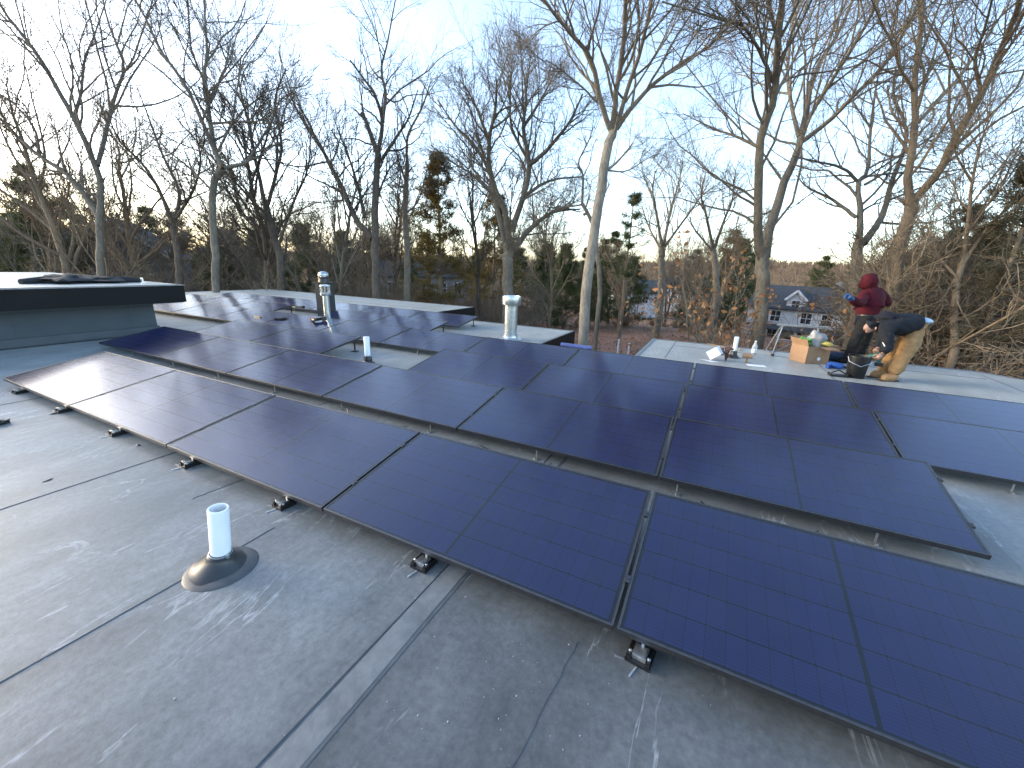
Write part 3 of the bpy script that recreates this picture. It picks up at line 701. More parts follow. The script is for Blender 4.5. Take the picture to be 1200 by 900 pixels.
b=MB(); b.lathe([(.0508,.09),(.0508,.16)],seg=20); b.build('label_band',M['whitepaper'],t,True)
b=MB(); b.box((-.16,-.08,.002),(.16,.08,.005)); b.box((-.1,-.07,.005),(.06,.05,.008)); o=b.build('paper_sheet',M['whitepaper'],None,label='white paper sheets lying flat on the roof around the mallet',cat='paper'); o.location=(8.62,7.3,0); o.rotation_euler=(0,0,.2)
o=MB(); o.bar((0,0,.02),(-.62,.25,.03),.03,.02); o.bar((0,0,.02),(.05,-.1,.02),.02); o=o.build('wood_offcut',M['card'],None,label='thin tan wood offcut on the rear roof edge behind the vent pipe',cat='offcut'); o.location=(8.35,8.95,0)

# ---------------------------------------------------------------- people
from mathutils import noise as mnoise
def skin(name, verts, edges, rad, root, mat, parent, sub=2, extra=None):
    cloth=name in ('hoodie','trousers','cap')
    if cloth: sub=3
    me=bpy.data.meshes.new(name+'_skel'); me.from_pydata([tuple(map(float,v)) for v in verts],edges,[]); me.update()
    o=bpy.data.objects.new(name+'_skel',me); COL.objects.link(o)
    o.modifiers.new('skin','SKIN')
    md=o.modifiers.new('sub','SUBSURF'); md.levels=sub; md.render_levels=sub
    for v,rr in zip(me.skin_vertices[0].data,rad):
        v.radius=(rr,rr) if not hasattr(rr,'__len__') else rr; v.use_root=False
    me.skin_vertices[0].data[root].use_root=True
    dg=bpy.context.evaluated_depsgraph_get(); dg.update()
    res=bpy.data.meshes.new_from_object(o.evaluated_get(dg)); res.name=name
    bpy.data.objects.remove(o)
    if cloth:
        off=[(v.normal*(.017*mnoise.noise(Vector((v.co.x*9,v.co.y*9,v.co.z*20)))+.010*mnoise.noise(v.co*31))) for v in res.vertices]
        for v,d_ in zip(res.vertices,off): v.co+=d_
    if extra:
        b=MB(); b.add([v.co for v in res.vertices],[tuple(p.vertices) for p in res.polygons]); extra(b)
        res=b.mesh(name,None)
    res.materials.clear(); res.materials.append(mat)
    res.polygons.foreach_set('use_smooth',np.ones(len(res.polygons),bool))
    return link(name,res,parent)
def hand(b, wrist, dirv, palm_n, curl=.9, s=1.0):
    """palm slab and five unequal bent fingers; dirv: forearm direction, palm_n: palm normal"""
    d=Vector(dirv).normalized(); nrm=Vector(palm_n); nrm=(nrm-d*nrm.dot(d)).normalized(); side=d.cross(nrm)
    w=Vector(wrist)
    b.tube([w,w+d*.045*s,w+d*.085*s],[.03*s,.04*s,.034*s],9)
    for i,(L,off) in enumerate(((.075,-.03),(.085,-.01),(.08,.01),(.062,.029))):
        p=w+d*.078*s+side*off*s; q=p+(d*math.cos(curl*.5)+nrm*math.sin(curl*.5))*L*.5*s; e=q+(d*math.cos(curl*1.5)+nrm*math.sin(curl*1.5))*L*.5*s
        b.tube([p,q,e],[.0105*s,.0095*s,.0075*s],7)
    p=w+d*.03*s-side*.03*s; q=p+(d*.6-side*.6+nrm*.4)*.045*s; e=q+(d*.8+nrm*.6)*.035*s
    b.tube([p,q,e],[.013*s,.011*s,.008*s],7)

def person(base, label):
    return empty('person',base,label=label,cat='person')
# --- standing worker: maroon hoodie, hood up, black trousers, blue glove raised
B1=Vector((10.42,8.55,0)); DZ=depth_of(B1)
def J(px,py,dd=0.0): return Vector(at(px,py,DZ+dd))-B1
p1=person(B1,'standing worker in burgundy hooded sweatshirt and black trousers raising a blue gloved hand')
pel=J(1016,373); spine=J(1018,361); chest=J(1021,349); neck=J(1019,339); head=J(1015.5,331,-.02); crown=J(1016,325.5,-.02)
sl=J(1012,345,-.06); el=J(1008,357,-.20); wr=J(997,350,-.34)
sr=J(1031,345,.06); er=J(1041,356,.16); wr2=J(1036,353,.36)
hl=J(1012.5,376,-.08); hr=J(1020,376,.08); kl=Vector((hl.x-.06,hl.y-.07,.50)); kr=Vector((hr.x,hr.y+.02,.50))
al=Vector((kl.x-.04,kl.y+.03,.09)); ar=Vector((kr.x-.02,kr.y+.04,.09))
fdir=(J(1000,400)-J(1010,400)).normalized(); fdir.z=0; fdir=(fdir*.8+Vector((0.1,.45,0))).normalized()
tl=al+fdir*.17-Vector((0,0,.05)); tr=ar+fdir*.17-Vector((0,0,.05))
nose=head+fdir*.10-Vector((0,0,.015))
def ex1(b):
    hand(b,wr2,(wr2-er),Vector((0,0,-1)),1.0)
    hand(b,wr,(wr-el),Vector((-.5,.6,0)),.9,.95)
skin('body',[pel,spine,chest,neck,head,crown,sl,el,wr,sr,er,wr2,hl,kl,al,hr,kr,ar,tl,tr,nose],
 [(0,1),(1,2),(2,3),(3,4),(4,5),(2,6),(6,7),(7,8),(2,9),(9,10),(10,11),(0,12),(12,13),(13,14),(0,15),(15,16),(16,17),(14,18),(17,19),(4,20)],
 [.07,.09,.10,.055,.085,.06,.05,.042,.03,.05,.042,.03,.055,.045,.03,.055,.045,.03,.015,.015,.012],0,M['skin'],p1,2,ex1)
skin('hoodie',[pel-Vector((0,0,.10)),pel+Vector((0,0,.04)),spine,chest,neck,sl,el,wr+(el-wr)*.02,sr,er,wr2+(er-wr2)*.02],[(0,1),(1,2),(2,3),(3,4),(3,5),(5,6),(6,7),(3,8),(8,9),(9,10)],
 [.17,.185,.19,.185,.11,.115,.088,.066,.115,.088,.066],1,M['maroon'],p1)
hback=head-fdir*.03
hb=MB(); hb.blob(head-fdir*.035+Vector((0,0,.015)),(.145,.145,.17),random.Random(5),3,.035); hb.tube([neck-fdir*.02-Vector((0,0,.1)),neck-fdir*.02,head-fdir*.03],[.15,.125,.12],16); hb.tube([head+fdir*.02-Vector((0,0,.0)),head+fdir*.10+Vector((0,0,.01))],[.135,.105],16,False); hb.build('hood',M['maroon'],p1,True)
skin('trousers',[pel+Vector((0,0,.08)),pel-Vector((0,0,.02)),hl,kl,al-Vector((0,0,.03)),hr,kr,ar-Vector((0,0,.03))],[(0,1),(1,2),(2,3),(3,4),(1,5),(5,6),(6,7)],[.15,.16,.13,.105,.092,.13,.105,.092],1,M['blackcloth'],p1)
for a_,t_ in ((al,tl),(ar,tr)):
    skin('boot',[a_+Vector((0,0,.06)),a_-Vector((0,0,.03)),t_,a_-fdir*.05-Vector((0,0,.04))],[(0,1),(1,2),(1,3)],[.075,.07,.055,.058],1,M['blackcloth'],p1)
b=MB(); hand(b,wr,(wr-el),Vector((-.5,.6,0)),.9,1.12); b.tube([wr-(wr-el).normalized()*.05,wr+(wr-el).normalized()*.02],[.048,.045],10); b.build('glove',M['blueglove'],p1,True)
b=MB(); bc=pel+Vector((0,0,.05)); b.lathe([(.165,-.03),(.172,-.025),(.172,.025),(.165,.03)],bc,20); bo=b.build('tool_belt',M['rubber'],p1)
b=MB(); b.box((-.05,-.04,-.16),(.05,.04,.02)); o=b.build('tool_pouch',M['rubber'],p1); o.location=bc+Vector((-.16,-.1,-.02))
for s in (-1,1):
    sd_=fdir.cross(Vector((0,0,1)))*s; b=MB(); b.blob(head+fdir*.085+sd_*.032+Vector((0,0,.01)),(.012,.012,.008),rg,1,0); b.build('eye',M['hair'],p1)

# --- bending worker: dark hoodie, tan work trousers, working over the bucket
B2=Vector((10.62,7.42,0)); DZ=depth_of(B2)
def J(px,py,dd=0.0): return Vector(at(px,py,DZ+dd))-B2
p2=person(B2,'worker bent over in dark hooded sweatshirt and tan work trousers holding a drill')
pel=J(1078,386); lum=J(1069,377); thor=J(1054,375); chest=J(1041,379); neck=J(1031,380); head=J(1021,384,-.02); crown=J(1012.5,382,-.02)
sl=J(1037,386,-.17); el=J(1041,407,-.20); wr=J(1033,415,-.16)
sr=J(1037,382,.17); er=J(1035,399,.18); wr2=J(1028,409,.06)
hl=J(1076,389,-.09); hr=J(1073,389,.09)
kl=J(1061,413,-.10); kr=J(1054,412,.10)
al=J(1046,438,-.10); ar=J(1033,434,.12)
al.z=.10; ar.z=.10
fd=(J(1000,400)-J(1040,400)).normalized(); fd.z=0; fd.normalize()
tl=al+fd*.17-Vector((0,0,.06)); tr=ar+fd*.17-Vector((0,0,.06))
fdn=Vector((fd.x*.55,fd.y*.55,-.83)); nose=head+fdn*.11; chin=head+fdn*.06+Vector((0.02,0,-.06))
def ex2(b):
    hand(b,wr,(wr-el),Vector((-.3,.9,.2)),1.3,1.05); hand(b,wr2,(wr2-er),Vector((-.3,-.9,.2)),1.1,1.05)
skin('body',[pel,lum,thor,chest,neck,head,crown,sl,el,wr,sr,er,wr2,hl,kl,al,hr,kr,ar,tl,tr,nose],
 [(0,1),(1,2),(2,3),(3,4),(4,5),(5,6),(3,7),(7,8),(8,9),(3,10),(10,11),(11,12),(0,13),(13,14),(14,15),(0,16),(16,17),(17,18),(15,19),(18,20),(5,21)],
 [.045,.07,.09,.10,.055,.088,.065,.05,.042,.03,.05,.042,.03,.025,.035,.03,.025,.035,.03,.015,.015,.018],0,M['skin'],p2,2,ex2)
skin('hoodie',[lum+(pel-lum)*.62,thor,chest,neck,sl,el,wr+(el-wr)*.05,sr,er,wr2+(er-wr2)*.05],[(0,1),(1,2),(2,3),(2,4),(4,5),(5,6),(2,7),(7,8),(8,9)],
 [.20,.21,.20,.115,.12,.092,.07,.12,.092,.07],1,M['navy'],p2)
skin('cap',[head+Vector((0,0,.035))+fd*.0,crown+Vector((0,0,.02)),head+fdn*-.03+Vector((0,0,.03)),neck],[(0,1),(0,2),(0,3)],[.10,.085,.10,.085],0,M['navy'],p2)
hm=MB(); hm.blob(pel+(pel-lum)*.05+Vector((0,0,.15)),(.14,.15,.06),random.Random(9),2,.12); hm.build('shirt_hem',M['paleblue'],p2,True)
skin('trousers',[lum+(pel-lum)*.6,pel+(pel-lum)*.12-Vector((0,0,.01)),hl*.55+kl*.45,kl,al,hr*.55+kr*.45,kr,ar],[(0,1),(1,2),(2,3),(3,4),(1,5),(5,6),(6,7)],[.185,.215,.15,.12,.112,.15,.12,.112],1,M['tan'],p2)
for a_,t_ in ((al,tl),(ar,tr)):
    skin('boot',[a_+Vector((0,0,.04)),a_-Vector((0,0,.04)),t_,a_-fd*.06-Vector((0,0,.05))],[(0,1),(1,2),(1,3)],[.085,.075,.062,.06],1,M['boot'],p2)
    b=MB(); q=a_; b.add([(q.x+fd.x*f+fd.y*s*.045,q.y+fd.y*f-fd.x*s*.045,z) for z in (.002,.022) for f,s in ((-.11,-1),(-.11,1),(.21,1),(.21,-1))],[(0,1,2,3),(4,5,6,7),(0,1,5,4),(1,2,6,5),(2,3,7,6),(3,0,4,7)]); b.build('sole',M['sole'],p2)
for s in (-1,1):
    sd_=fd.cross(Vector((0,0,1)))*s; b=MB(); b.blob(head+fdn*.092+sd_*.032+fd*.02,(.011,.011,.011),rg,1,0); b.build('eye',M['hair'],p2)
    b=MB(); b.blob(head+sd_*.092,(.015,.022,.03),rg,1,0); b.build('ear',M['skin'],p2)
hd=MB(); hd.blob(neck+(thor-neck)*.25+Vector((0,0,.10)),(.15,.15,.10),random.Random(4),3,.12); hd.build('hood',M['navy'],p2,True)
# reflective arm print
b=MB(); b.bar(sl+(el-sl)*.55+Vector((-.078,-.03,.0)),sl+(el-sl)*.95+Vector((-.055,-.06,0)),.02,.012); b.build('sleeve_print',M['whitepaper'],p2)
# drill in the worker's hands
hp=B2+wr*.5+wr2*.5+(wr-el).normalized()*.09
t=empty('cordless_drill',hp,label='teal cordless drill held by the bending worker over the bucket',cat='tool')
b=MB(); b.tube([(.1,0,.04),(.06,0,.03),(-.06,0,-.02),(-.09,0,-.04)],[.03,.042,.04,.026],10); b.build('body',M['teal'],t,True)
b=MB(); b.tube([(-.09,0,-.04),(-.14,0,-.07),(-.2,0,-.11)],[.022,.018,.006],9); b.build('chuck',M['blackplastic'],t,True)
b=MB(); b.bar((.04,0,.02),(.08,0,-.12),.035,.045); b.build('grip',M['teal'],t); b=MB(); b.box((.03,-.035,-.17),(.13,.035,-.11)); b.build('battery',M['blackplastic'],t)

# ---------------------------------------------------------------- trees
def nrm(v): return v/np.maximum(np.linalg.norm(v,axis=-1,keepdims=True),1e-9)
def tubes(P,Rr,S):
    """P (N,M,3), Rr (N,M) -> verts, quads"""
    N,Mn,_=P.shape
    T=np.empty_like(P); T[:,1:-1]=P[:,2:]-P[:,:-2]; T[:,0]=P[:,1]-P[:,0]; T[:,-1]=P[:,-1]-P[:,-2]; T=nrm(T)
    md=nrm(P[:,-1]-P[:,0]); ref=np.zeros((N,3)); ref[np.arange(N),np.argmin(np.abs(md),1)]=1
    Xa=nrm(np.cross(T,ref[:,None,:])); Ya=np.cross(Xa,T)
    a=np.arange(S)*2*np.pi/S
    V=P[:,:,None,:]+Rr[:,:,None,None]*(Xa[:,:,None,:]*np.cos(a)[None,None,:,None]+Ya[:,:,None,:]*np.sin(a)[None,None,:,None])
    base=(np.arange(N)*Mn*S)[:,None,None]+(np.arange(Mn-1)*S)[None,:,None]
    k=np.arange(S)[None,None,:]; k2=(np.arange(S)+1)[None,None,:]%S
    Q=np.stack([base+k,base+k2,base+S+k2,base+S+k],-1).reshape(-1,4)
    return V.reshape(-1,3),Q
def merge(parts):
    Vs=[];Qs=[];n=0
    for v,q in parts: Vs.append(v); Qs.append(q+n); n+=len(v)
    return np.concatenate(Vs),np.concatenate(Qs)
def spawn(rs,P,Rr,per,tmin,ang,lenr,Mn,up,wob,rmax,rend,lpow=.7,tmax=.98,absmin=0.15):
    """children along every parent branch, vectorised"""
    N,K,_=P.shape; L=np.linalg.norm(np.diff(P,axis=1),axis=2).sum(1)
    cnt=np.maximum(1,np.round(per*np.ones(N) if np.isscalar(per) else per).astype(int))
    idx=np.repeat(np.arange(N),cnt); n=len(idx)
    j=np.concatenate([np.arange(c) for c in cnt]); c_=cnt[idx]
    t=tmin+(tmax-tmin)*(j+rs.uniform(.05,.95,n))/c_
    ft=t*(K-1); i0=np.minimum(ft.astype(int),K-2); w=(ft-i0)[:,None]
    p0=P[idx,i0]*(1-w)+P[idx,i0+1]*w; tg=nrm(P[idx,i0+1]-P[idx,i0]); r0=Rr[idx,i0]*(1-w[:,0])+Rr[idx,i0+1]*w[:,0]
    rv=rs.normal(size=(n,3)); pp=nrm(rv-tg*(rv*tg).sum(1,keepdims=True))
    a=np.radians(rs.normal(ang,9,n))[:,None]
    d=nrm(tg*np.cos(a)+pp*np.sin(a))
    ln=np.maximum(absmin,L[idx]*lenr*(1-.75*t)**lpow*rs.uniform(.65,1.25,n)+absmin*rs.uniform(0,1,n))
    Pn=np.empty((n,Mn,3)); Pn[:,0]=p0; st=(ln/(Mn-1))[:,None]
    for k in range(1,Mn):
        d=nrm(d+rs.normal(size=(n,3))*wob+np.array([0,0,up])); Pn[:,k]=Pn[:,k-1]+d*st
    rb=np.minimum(r0*rs.uniform(.5,.72,n),rmax)
    rb=np.maximum(rb,rend*1.2)
    tt=np.linspace(0,1,Mn)[None,:]
    Rn=rb[:,None]*(1-tt)+rend*tt
    return Pn,Rn
def limb3d(pts,depths,n):
    """Catmull-Rom through unprojected points"""
    C=np.array([at(x,y,d) for (x,y),d in zip(pts,depths)])
    if len(C)==2: C=np.array([C[0],(C[0]+C[1])/2,C[1]])
    E=np.vstack([2*C[0]-C[1],C,2*C[-1]-C[-2]]); out=[]
    u=np.linspace(0,len(C)-1-1e-6,n)
    for q in u:
        i=int(q); f=q-i; a,b,c,d=E[i],E[i+1],E[i+2],E[i+3]
        out.append(.5*((2*b)+(-a+c)*f+(2*a-5*b+4*c-d)*f*f+(-a+3*b-3*c+d)*f**3))
    return np.array(out)
NT=16
def traced_tree(name,label,depth,limbs,bark_m,seed,dens=1.0,twig=.0055,crown_m=None,spread=1.0,cat='tree',group=None,lv=(7,5,4,2)):
    """limbs: list of (pixel polyline, start width px, end width px). first one is the trunk"""
    rs=np.random.RandomState(seed); smp=[]; LP=[];LR=[]; twig=twig*.82; dens=dens*.92
    for li,(pts,w0,w1) in enumerate(limbs):
        if li and pts[-1][1]<48:                 # limbs that leave the frame go on growing
            q0,q1=pts[-2],pts[-1]; k_=95/max(1,math.hypot(q1[0]-q0[0],q1[1]-q0[1])); pts=list(pts)+[(q1[0]+(q1[0]-q0[0])*k_*.8,q1[1]+(q1[1]-q0[1])*k_)]
        if li==0: d0=depth; slope=rs.uniform(-.1,.1)
        else:
            q=np.array(smp); k=np.argmin((q[:,0]-pts[0][0])**2+(q[:,1]-pts[0][1])**2); d0=q[k,2]; slope=rs.choice([-1,1])*rs.uniform(.15,.6)*spread
        ds=[d0]; acc=0
        for a,b_ in zip(pts[:-1],pts[1:]):
            acc+=math.hypot(a[0]-b_[0],a[1]-b_[1])/F_PX*depth; ds.append(d0+slope*acc)
        for p_,d_ in zip(pts,ds): smp.append((p_[0],p_[1],d_))
        if len(pts)>1:
            for f in np.linspace(0,1,5):
                for a in range(len(pts)-1): smp.append((pts[a][0]*(1-f)+pts[a+1][0]*f,pts[a][1]*(1-f)+pts[a+1][1]*f,ds[a]*(1-f)+ds[a+1]*f))
        C=limb3d(pts,ds,NT); wd=np.linspace(0,1,NT); rr=.88*(w0*(1-wd)+w1*wd)/2*depth/F_PX
        if li==0 or (pts[0][1]>270 and li>0 and False):
            g0=float(gz(C[0,0],C[0,1]))-.3
            down=np.array([[C[0,0],C[0,1],g0],[C[0,0],C[0,1],g0+.5]])
            low=np.vstack([down,down[1]*.5+C[0]*.5])
            # keep NT points: 3 below + resampled rest
            u=np.linspace(0,NT-1,NT-3); C2=np.array([[np.interp(x,np.arange(NT),C[:,c]) for c in range(3)] for x in u]); r2=np.interp(u,np.arange(NT),rr)
            C=np.vstack([low,C2]); rr=np.concatenate([[r2[0]*1.5,r2[0]*1.12,r2[0]*1.04],r2])
        C=C+rs.normal(size=C.shape)*rr[:,None]*.12
        LP.append(C);LR.append(rr)
    LP=np.array(LP);LR=np.array(LR)
    base=LP[0,0].copy()
    lp1=LP.copy(); lens=np.linalg.norm(np.diff(LP,axis=1),axis=2).sum(1)
    cnt=np.clip(lens*1.7*dens,5,15); cnt[0]=max(2,cnt[0]*.25)
    tm=np.where(np.arange(len(LP))==0,.72,.22)
    A=[spawn(rs,LP[:1],LR[:1],int(cnt[0]),.7,48,.22,10,.05,.16,.06,twig*1.6)]
    if len(LP)>1: A.append(spawn(rs,LP[1:],LR[1:],cnt[1:],.12,36,.55,10,.05,.13,.055,twig*1.8,absmin=.8,lpow=.6))
    P1=np.concatenate([a[0] for a in A]);R1=np.concatenate([a[1] for a in A])
    # tips carry on as finer shoots
    P2,R2=spawn(rs,P1,R1,int(round(lv[1]*dens)),.12,36,.5,6,.045,.12,.016,twig*1.3,absmin=.45,lpow=.5)
    P3,R3=spawn(rs,P2,R2,int(round(lv[2]*dens)),.15,36,.6,5,.04,.13,.008,twig,absmin=.35,lpow=.5)
    P4,R4=spawn(rs,P3,R3,2,.2,34,.6,3,.03,.15,.006,twig*.8,absmin=.25,lpow=.5)
    # shoots straight off the big limbs as well
    P2b,R2b=spawn(rs,LP[1:] if len(LP)>1 else LP,LR[1:] if len(LP)>1 else LR,6*dens,.3,45,.16,6,.06,.18,.02,twig*1.2,absmin=.4)
    P3b,R3b=spawn(rs,P2b,R2b,4,.15,38,.5,4,.06,.18,.01,twig,absmin=.25)
    vt,qt=merge([tubes(LP,LR,9),tubes(P1,R1,5)])
    vc,qc=merge([tubes(P2,R2,4),tubes(P3,R3,3),tubes(P4,R4,3),tubes(P2b,R2b,4),tubes(P3b,R3b,3)])
    t=empty(name,base,label=label,cat=cat,group=group)
    link('trunk',mesh_np('trunk',vt-base,quads=qt,mat=M[bark_m],smooth=True),t)
    link('crown',mesh_np('crown',vc-base,quads=qc,mat=M['twig'],smooth=True),t)
    return t

traced_tree('bare_tree','tall bare tree with slender pale trunk forking high above the notch in the roof',15,[
 ([(683,405),(688,330),(697,270),(705,215),(713,170),(718,153)],14,11),
 ([(715,152),(703,113),(693,70),(670,40),(647,13)],7,2),([(718,150),(722,110),(730,57),(733,0),(736,-60)],7.5,2.5),
 ([(722,152),(743,123),(767,97),(800,73),(830,55),(862,20)],6,1.5),([(723,150),(737,100),(753,50),(763,0),(775,-50)],6,2),
 ([(712,200),(735,200),(760,185),(775,180)],2.4,.8),([(700,120),(680,100),(655,80),(640,70)],2.5,.8),([(733,120),(765,70),(790,30),(810,-10)],3,1)],
 'bark_pale',11,1.25,.0042,'bark_brown')
traced_tree('bare_tree','broad round-crowned bare oak spreading from a low fork behind the galvanised vent',23,[
 ([(595,345),(595,320),(595,300),(596,285)],14,14),
 ([(592,292),(580,233),(573,200),(553,167),(533,147),(513,117)],7,1.8),([(597,280),(592,247),(577,213),(573,167),(580,133),(582,93)],8.5,1.8),
 ([(600,272),(613,233),(620,193),(613,150),(617,117),(613,83)],8.5,1.8),([(620,193),(640,177),(667,143),(683,110)],6,1.5),
 ([(603,290),(627,263),(650,248),(680,245)],8,2),([(613,233),(633,217),(653,210),(683,207)],5,1.5),([(573,167),(560,130),(545,100)],4,1.2),
 ([(613,150),(635,115),(650,85)],4,1.2),([(578,225),(555,205),(530,190),(505,170)],4,1.2),([(620,190),(600,150),(598,110),(600,85)],4,1.2)],
 'bark_grey',12,1.25,.0062)
traced_tree('bare_tree','bare tree with a dark broken limb stub on its upper trunk',21,[
 ([(441,345),(440,295),(440,233),(443,180)],11,8),
 ([(443,180),(448,143),(440,113),(427,93),(410,70)],6,1.5),([(448,143),(452,110),(447,80),(455,45)],5,1.2),
 ([(437,280),(417,257),(400,217),(385,190),(372,165),(350,133),(335,100)],9,1.8),([(427,255),(420,220),(407,180),(395,150)],5,1.5),
 ([(443,182),(430,145),(424,133)],7,4.5),([(446,190),(465,160),(478,140),(490,105)],4.5,1.2),([(441,235),(455,200),(470,185)],3.5,1.2)],
 'bark_dark',13,1.0,.0055)
traced_tree('bare_tree','slim bare tree rising just beside the browning pine',24,[
 ([(477,345),(477,290),(475,253),(477,193)],9,6),([(477,193),(478,160),(495,125),(505,95)],4,1.2),([(476,215),(465,180),(462,150)],3,1),([(476,250),(490,235),(500,200)],3,1)],
 'bark_grey',14,.9,.0055)
traced_tree('bare_tree','twin-stemmed tall bare tree with long ascending limbs near the white porch house',17,[
 ([(893,372),(893,340),(893,310),(894,296)],17,16),
 ([(891,300),(890,277),(888,247),(889,187),(895,150),(907,117),(910,67),(915,20),(918,-50)],12,4),
 ([(897,300),(901,273),(917,220),(933,180),(943,143),(953,87),(980,43),(1003,-10)],14,3),
 ([(938,167),(970,143),(1000,113),(1033,80),(1053,50),(1085,-10)],7,2),([(947,140),(973,97),(1007,43),(1040,-20)],6,2),
 ([(889,172),(863,160),(840,152),(800,133)],4,1),([(936,160),(927,120),(923,83),(928,33),(935,-30)],6,2),([(908,100),(890,60),(870,30),(850,25)],4,1.2),
 ([(905,120),(920,90),(935,60),(950,20)],4,1.2),([(892,220),(870,225),(845,232)],2.5,.8),([(913,60),(905,20),(895,-30)],4,1.5)],
 'bark_grey',15,1.2,.0046)
traced_tree('bare_tree','crooked bare tree with looping low limbs between the porch house and the workers',16,[
 ([(1004,372),(1003,340),(1004,305),(1007,280)],14,12),
 ([(1007,280),(1008,250),(1006,213),(1017,200),(1020,150),(1027,100),(1035,50)],8,1.5),([(1003,255),(977,235),(947,220),(933,205)],5,1.2),
 ([(1006,213),(987,197),(947,187),(930,183)],4.5,1.2),([(1010,285),(1033,253),(1047,207),(1063,157),(1047,110),(1050,80)],9,2),([(1013,217),(1040,200),(1060,180)],4,1.2),
 ([(1020,150),(1000,120),(985,95)],3,1)],
 'bark_grey',16,1.0,.0048)
traced_tree('bare_tree','stout brown bare tree dividing into two leaning trunks behind the workers',15,[
 ([(1045,385),(1047,345),(1053,293),(1067,250),(1068,236)],17,14),
 ([(1066,238),(1064,200),(1072,160),(1072,100),(1077,50),(1084,-20)],10,3),([(1071,238),(1100,200),(1120,160),(1150,110),(1170,67),(1195,0)],10,3),
 ([(1074,145),(1100,117),(1130,83),(1167,27),(1190,-10)],5,1.5),([(1073,110),(1055,80),(1045,50),(1030,20)],4,1.2),([(1150,110),(1143,70),(1155,30)],4,1.2),
 ([(1070,175),(1090,165),(1095,180)],3,1),([(1063,152),(1045,130),(1040,100)],4,1.2)],
 'bark_brown',17,1.15,.0045)
traced_tree('bare_tree','forked bare tree whose second trunk leans far out over the raised roof block',20,[
 ([(118,345),(117,300),(117,247),(118,213)],8.5,7),
 ([(118,213),(108,183),(87,140),(67,103),(43,63),(20,33),(0,5)],7,2),([(115,195),(127,143),(133,117),(145,80),(137,53),(125,20),(118,-20)],5.5,1.5),
 ([(87,137),(95,110),(100,67),(110,43)],4,1.2),([(116,255),(100,230),(77,203),(47,183),(20,160),(-10,128)],8,3),([(145,85),(160,70),(168,50)],3,1),
 ([(47,183),(40,150),(15,120),(-10,105)],3.5,1.2),([(77,203),(70,175),(65,150)],3,1)],
 'bark_grey',18,1.15,.0055,'bark_dark')
traced_tree('bare_tree','bare tree with kinked trunk and long horizontal side limb behind the panels',19,[
 ([(253,345),(252,300),(250,260),(250,220),(260,198)],9,8),
 ([(260,198),(252,175),(245,133),(240,85),(243,65),(240,20)],7,1.5),([(254,182),(233,133),(213,93),(187,57),(170,20),(150,-15)],5,1.5),([(262,197),(288,190),(305,165),(320,140),(325,110)],5,1.2),
 ([(247,145),(277,143),(305,142)],3.5,1.2),([(250,225),(225,200),(200,180),(160,160)],3,1),([(243,120),(262,85),(270,50)],3.5,1.2),([(241,100),(225,60),(222,30)],3,1)],
 'bark_grey',19,1.2,.0052,'bark_dark')
traced_tree('bare_tree','bare tree with many thin steep stems next to the kinked tree',22,[
 ([(330,350),(327,300),(318,265),(311,240)],10,8),
 ([(311,240),(300,190),(290,140),(280,95),(283,65)],5.5,1.2),([(313,245),(322,210),(330,170),(322,120),(335,80)],5,1.2),([(325,290),(345,235),(360,200),(365,150)],4,1),
 ([(300,190),(280,165),(270,130)],3.5,1),([(318,262),(290,225),(272,200),(262,180)],3.5,1)],
 'bark_dark',20,1.2,.0055)
traced_tree('bare_tree','low branching bare tree leaning across the woods beside the forked tree',21,[
 ([(212,345),(208,300),(203,262)],9,7),
 ([(203,262),(185,220),(165,190),(140,165),(125,130)],5,1.2),([(204,262),(210,225),(190,180),(175,140),(160,100)],5,1.2),([(205,258),(225,225),(235,190),(228,150)],4,1.2)],
 'bark_dark',21,1.15,.0055)
traced_tree('bare_tree','thin bare tree with a lone side limb in front of the oak crown',20,[
 ([(703,345),(700,300),(694,262),(682,238)],6,4.5),([(682,238),(683,205),(678,190),(690,165),(695,150)],3.5,1),([(695,265),(705,235),(715,215)],2.6,.8),([(681,240),(660,243),(640,243)],2.5,.8)],
 'bark_grey',22,.9,.0052)
traced_tree('bare_tree','spindly multi-stemmed bare tree against the pale sky beside the distant hill',34,[
 ([(775,345),(775,310),(776,290)],9,8),([(776,290),(770,255),(765,225),(768,200)],4.5,1.2),([(777,290),(785,250),(795,215),(800,190)],4.5,1.2),([(776,295),(760,265),(752,240)],3.5,1),([(778,290),(800,260),(818,235),(830,215)],3.5,1)],
 'bark_grey',23,1.0,.0075)
traced_tree('bare_tree','spindly pale bare tree rising behind the dry-leaved beech',32,[
 ([(840,345),(838,310),(836,292)],9,7),([(836,292),(828,255),(822,230),(826,205)],4,1.2),([(837,292),(848,260),(858,235),(860,210)],4,1.2),([(836,295),(815,270),(808,255)],3,1)],
 'bark_grey',24,1.0,.0075)
traced_tree('bare_tree','bare tree half hidden in the thicket with wiry limbs beyond the bending worker',13,[
 ([(1120,410),(1118,370),(1122,330),(1130,300)],9,7),([(1130,300),(1135,255),(1140,210),(1150,165),(1165,130)],5,1.2),([(1128,310),(1155,270),(1185,240),(1215,215)],5,1.2),([(1126,330),(1100,300),(1090,270),(1075,255)],3.5,1),([(1140,215),(1120,180),(1118,150)],3,1),([(1135,260),(1170,225),(1190,180),(1210,140)],4,1)],
 'bark_brown',25,1.35,.0048)

